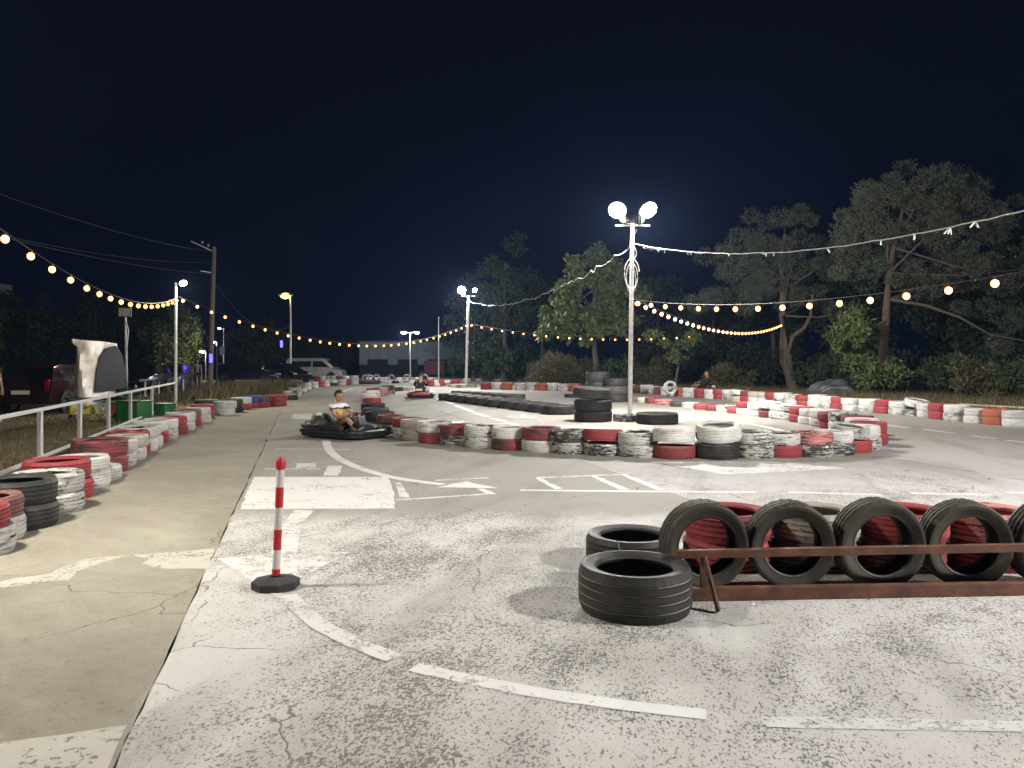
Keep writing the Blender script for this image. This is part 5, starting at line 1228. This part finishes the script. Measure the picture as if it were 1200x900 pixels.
lt = empty('worn_planter', at(150, 24.0, -0.02)); tag(lt, 'dark drum planter behind the green box', 'planter')
MB().cyl((0, 0, 0.35), 0.34, 0.7, 20, r2=0.40).build('drum', plain('drum', (0.06, 0.055, 0.05), 0.7), lt, smooth=True); MB().tube([(0.40 * math.cos(a), 0.40 * math.sin(a), 0.7) for a in np.linspace(0, 6.28, 20, endpoint=False)], 0.03, 6, closed=True).build('rim', M_TRIM, lt)
# floodlight post by the cars
fp = at(148.5, 26.5, -0.02); HF = zof(366, 26.5)
f5 = mast('floodlight_post', fp, HF, 'grey post with a square floodlight box beside the hooded cart', [(0, -0.06, HF + 0.02, (0.4, -3, HF + 0.15), 0, plain('unlit_flood_glass', (0.34, 0.32, 0.28), 0.2), 0.34, C_WARM)], 0.05, 0.0, M_GALV, (-0.05, 0))
MB().tube([(-0.03, -0.06, HF - 0.2), (0.10, -0.08, HF - 0.6), (0.03, -0.07, HF - 1.3), (0.05, -0.06, HF - 2.2)], 0.02, 6).build('cable', M_WHITECABLE, f5)
# bollards
for i, (px, py) in enumerate(((159, 470), (170, 464), (186, 461), (214.5, 458), (221, 455.5), (226, 453.5), (231, 451.5), (236, 449.5))):
    d = FPX * 1.5 / (py - HORIZ); o = empty('bollard', at(px, d, -0.02)); tag(o, f'white wooden bollard edging the grass, {ORD[i]} from the hooded cart', 'bollard', 'white bollards edging the grass')
    MB().tube([(0, 0, 0), (0, 0, 0.60)], 0.045, 10).build('shaft', M_WHITE_METAL, o, smooth=True); MB().tube([(0, 0, 0.60), (0, 0, 0.66)], [0.045, 0.02], 10).build('tip', M_WHITE_METAL, o)
# utility pole
WOOD = plain('weathered_wood', (0.20, 0.165, 0.125), 0.85, 0, 0.3, 5, 0.5)
ud = 47.0; ub = at(246, ud, -0.02); HU = zof(290, ud)
up = empty('utility_pole', ub); tag(up, 'tall wooden utility pole with angled arm beside the navy car', 'utility pole')
MB().tube([(0, 0, 0), (0.12, 0, HU * 0.5), (0.26, 0, HU)], [0.17, 0.15, 0.12], 12).build('pole', WOOD, up, smooth=True)
MB().bar((0.26, 0, HU - 0.25), (-0.95, -0.5, HU + 0.32), 0.06, 0.06).build('arm', M_GALV, up)
MB().bar((0.25, 0, HU - 1.55), (-0.45, -0.3, HU - 1.45), 0.05, 0.05).build('bracket', M_GALV, up)
for k in range(3): MB().cyl((0.26 - 0.3 * k, -0.15 * k, HU - 0.02 + 0.15 * k), 0.05, 0.14, 10).build('insulator', M_WHITE_METAL, up)
for i, (q, s, lab) in enumerate((((-16, 6, 8.0), 1.0, 'upper'), ((-20, 12, 7.2), 1.1, 'middle'), ((-17, 4, 6.6), 0.9, 'lower'))):
    cable('power_cable', ub + Vector((0.0, 0, HU - 0.2 - i * 0.7)), q, s, 0.010, plain('grey_cable', (0.06, 0.06, 0.06), 0.6), f'{lab} dark power cable running from the utility pole over the fence')
cable('power_cable', ub + Vector((0.2, 0, HU - 2.0)), at(338, 60, zof(383, 60)), 1.3, 0.014, plain('grey_cable', (0.06, 0.06, 0.06), 0.6), 'slack cable from the utility pole to the yellow street lamp')
sg = empty('post_sign', at(254, 44, -0.02)); tag(sg, 'thin dark post with a small pale sign near the utility pole', 'sign')
MB().tube([(0, 0, 0), (0, 0, 2.5)], 0.05, 8).build('post', M_TRIM, sg); MB().box((0.32, -0.05, 2.2), (0.26, 0.02, 0.48)).build('plate', plain('pale_sign', (0.30, 0.31, 0.30), 0.5), sg)
# street lamps
def street_lamp(px, base_y, top_y, label, col, strength, power, arm=-0.5, r=0.06, size=0.16, double=False):
    d = FPX * CAM_H / (base_y - HORIZ); b = at(px, d, -0.02); H = zof(top_y, d)
    o = empty('street_lamp', b); tag(o, label, 'street lamp', 'far street lamps')
    MB().tube([(0, 0, 0), (0, 0, H)], [r, r * 0.7], 10).build('pole', M_GALV, o, smooth=True)
    for s in ((arm, -arm) if double else (arm,)):
        MB().bar((0, 0, H - 0.05), (s, -0.1, H), 0.04).build('arm', M_GALV, o)
        h = MB().box((s, -0.12, H + 0.03), (size * 2.4, size * 1.4, 0.10), bev=0.03).build('lamp_head', M_GALV, o)
        MB().sphere((s, -0.16, H - 0.04), size * 0.9, (1.1, 0.8, 0.6), 2).build('bulb', emit('lamp_' + label[:12], col, strength if s == arm else strength * 0.5, False), h)
        if power and s == arm:
            la = bpy.data.lights.new('lamp', 'POINT'); la.energy = power; la.color = col; la.shadow_soft_size = 0.15
            lo_ = bpy.data.objects.new('lamp', la); COL.objects.link(lo_); lo_.parent = o; lo_.location = (s, -0.25, H - 0.22)
    return o
street_lamp(340.5, 447.5, 346, 'yellow-green lit street lamp between the black car and the van', (1.0, 0.66, 0.10), 4, 160, -0.35, 0.08, 0.42)
street_lamp(481, 446, 389, 'far double-headed white street lamp before the blue-grey building', (0.9, 0.95, 1.0), 50, 1300, -0.55, 0.06, 0.20, True)
street_lamp(262, 446.5, 384, 'small white street lamp glimpsed past the utility pole', (1.0, 0.93, 0.8), 26, 0, -0.3, 0.04, 0.12)
street_lamp(254, 445.8, 400, 'low white street lamp right behind the utility pole', (1.0, 0.95, 0.85), 40, 120, -0.25, 0.04, 0.17)
street_lamp(241, 446.5, 411, 'lowest white street lamp by the yellow-lit tree', (1.0, 0.85, 0.55), 40, 160, -0.25, 0.04, 0.17)
tp_ = at(514, 58, 0); fo_ = empty('flag_pole', tp_); tag(fo_, 'thin bare white pole before the blue-grey building', 'pole')
MB().tube([(0, 0, 0), (0, 0, zof(372, 58))], [0.05, 0.03], 8).build('shaft', M_WHITE_METAL, fo_); MB().sphere((0, 0, zof(372, 58)), 0.06, (1, 1, 1), 1).build('finial', M_WHITE_METAL, fo_)
# lit blue signs
for px, d, z, label in ((247.5, 46.2, zof(420, 46.2), 'small glowing blue sign on the utility pole'), (330, 62, zof(403, 62), 'small glowing violet sign above the parked cars')):
    o = empty('lit_sign', at(px, d, z)); tag(o, label, 'sign')
    MB().box((0, 0, 0), (0.26, 0.07, 0.62), bev=0.02).build('case', M_TRIM, o); MB().box((0, -0.045, 0), (0.2, 0.02, 0.54)).build('face', emit('blue_sign', (0.06, 0.05, 1.0), 3.0, False), o)
    MB().bar((0.0, 0.02, 0), (0.14, 0.12, 0), 0.03).build('bracket', M_GALV, o)

# ------------------------------------------------------------------ buildings far behind
BD = 92.0
def pxx(px, d): return (px - 600) * d / FPX
bo = empty('storage_hall', at(485, BD, -0.05)); tag(bo, 'long pale blue-grey hall wall at the end of the track', 'building')
M_HALL = plain('blue_grey_cladding', (0.34, 0.41, 0.46), 0.55, 0, 0.10, 0.8); M_HALL_D = plain('dark_plinth', (0.035, 0.036, 0.04), 0.8)
xa, xb = pxx(421, BD) - bo.location.x, pxx(556, BD) - bo.location.x; zt, zb = zof(400, BD), zof(427, BD)
n = 12
for k in range(n):
    MB().box((xa + (xb - xa) * (k + 0.5) / n, 0, (zt + zb) / 2), ((xb - xa) / n - 0.03, 0.10, zt - zb), bev=0.01).build('wall_panel', M_HALL, bo)
MB().box(((xa + xb) / 2, 4.06, zt / 2), (xb - xa, 8.0, zt - 0.02)).build('core', M_HALL_D, bo)
MB().box(((xa + xb) / 2, 4.0, zt + 0.08), (xb - xa + 0.4, 8.4, 0.16)).build('roof', plain('roof_sheet', (0.10, 0.11, 0.12), 0.6), bo)
for k in range(3): MB().box((xa + 2.2 + k * 3.6, -0.03, 1.0), (2.4, 0.10, 1.9)).build('roller_door', M_HALL_D, bo)
rb = empty('red_container', at(510, 84, -0.05)); tag(rb, 'dull red container before the blue-grey hall', 'container')
MB().box((0, 0, 1.0), (2.2, 2.2, 1.5), bev=0.02).build('shell', plain('container_red', (0.17, 0.04, 0.035), 0.6), rb)
for k in range(9): MB().box((-0.96 + k * 0.24, -1.12, 1.0), (0.12, 0.05, 1.4)).build('rib', plain('container_red', (0.17, 0.04, 0.035), 0.6), rb)
for s in (-1, 1): MB().box((s * 0.9, -1.0, 0.13), (0.2, 0.2, 0.25)).build('foot', M_TRIM, rb)
ho = empty('far_house', at(-66, 60, -0.05)); tag(ho, 'pale flat-roofed house corner above the dark trees, left of the masts', 'building')
zt = zof(330, 60)
MB().box((-2.2, 3, zt / 2 - 0.4), (6.4, 6, zt - 0.8)).build('wall', plain('dim_render', (0.16, 0.155, 0.15), 0.9), ho)
MB().box((-2.2, 3, zt - 0.2), (7.0, 6.6, 1.2), bev=0.03).build('parapet', plain('pale_parapet', (0.26, 0.255, 0.24), 0.9), ho)
for k in range(3): MB().box((-4.2 + 2.0 * k, -0.03, zt - 2.2), (1.0, 0.1, 1.3)).build('window', M_GLASS, ho)

# ------------------------------------------------------------------ below the pines: pipe railing, tarp heap
pr = empty('pipe_railing', at(1140, 21.5, -0.02)); tag(pr, 'yellowish pipe railing on short posts behind the tyre wall', 'railing')
M_PIPE = plain('cream_pipe', (0.46, 0.38, 0.24), 0.55, 0, 0.25)
a = at(1126, 23.2, zof(474, 23.2)) - pr.location; b_ = at(1290, 18.6, zof(483, 18.6)) - pr.location
MB().tube([a, b_], 0.035, 8).build('pipe', M_PIPE, pr, smooth=True)
for t in (0.04, 0.36, 0.68, 0.97):
    p = a.lerp(b_, t); MB().tube([(p.x, p.y, 0), (p.x, p.y, p.z - 0.02)], 0.045, 8).build('post', M_PIPE, pr)
th = empty('tarp_heap', at(975, 34.5, -0.02)); tag(th, 'grey tarpaulin heap on the ground between the two pines', 'tarpaulin')
tm = MB(); b__ = bmesh.new(); bmesh.ops.create_icosphere(b__, subdivisions=4, radius=1.0)
for v in b__.verts:
    nx = math.sin(v.co.x * 5 + v.co.y * 3) * 0.10 + math.sin(v.co.y * 9 + v.co.z * 4) * 0.06 + random.gauss(0, 0.012)
    v.co = Vector((v.co.x * (0.95 + nx), v.co.y * (0.6 + nx), max(0.0, v.co.z * (0.62 + nx) + 0.12)))
tm._join(b__); tm.build('cover', plain('tarp', (0.10, 0.105, 0.11), 0.5, 0, 0.3, 3, 0.4), th, smooth=True)
MB().tube([(-0.9, -0.5, 0.1), (-0.3, -0.62, 0.42), (0.4, -0.60, 0.38), (0.95, -0.4, 0.08)], 0.012, 6).build('rope', M_WHITECABLE, th)

# ------------------------------------------------------------------ haze volume added to give a glow around the lamps
if HAZE > 0:
    hz = MB().box((0, 60, 11.0), (240, 200, 24.2)).build('haze', None); tag(hz, 'thin haze volume added for a glow around the floodlights', 'haze', kind='stuff')
    m = bpy.data.materials.new('glow_haze'); m.use_nodes = True; t = m.node_tree; t.nodes.clear()
    out = t.nodes.new('ShaderNodeOutputMaterial'); pv = t.nodes.new('ShaderNodeVolumePrincipled')
    pv.inputs['Color'].default_value = (0.34, 0.52, 1.0, 1); pv.inputs['Density'].default_value = HAZE; pv.inputs['Anisotropy'].default_value = 0.35
    t.links.new(pv.outputs[0], out.inputs['Volume']); hz.data.materials.append(m)
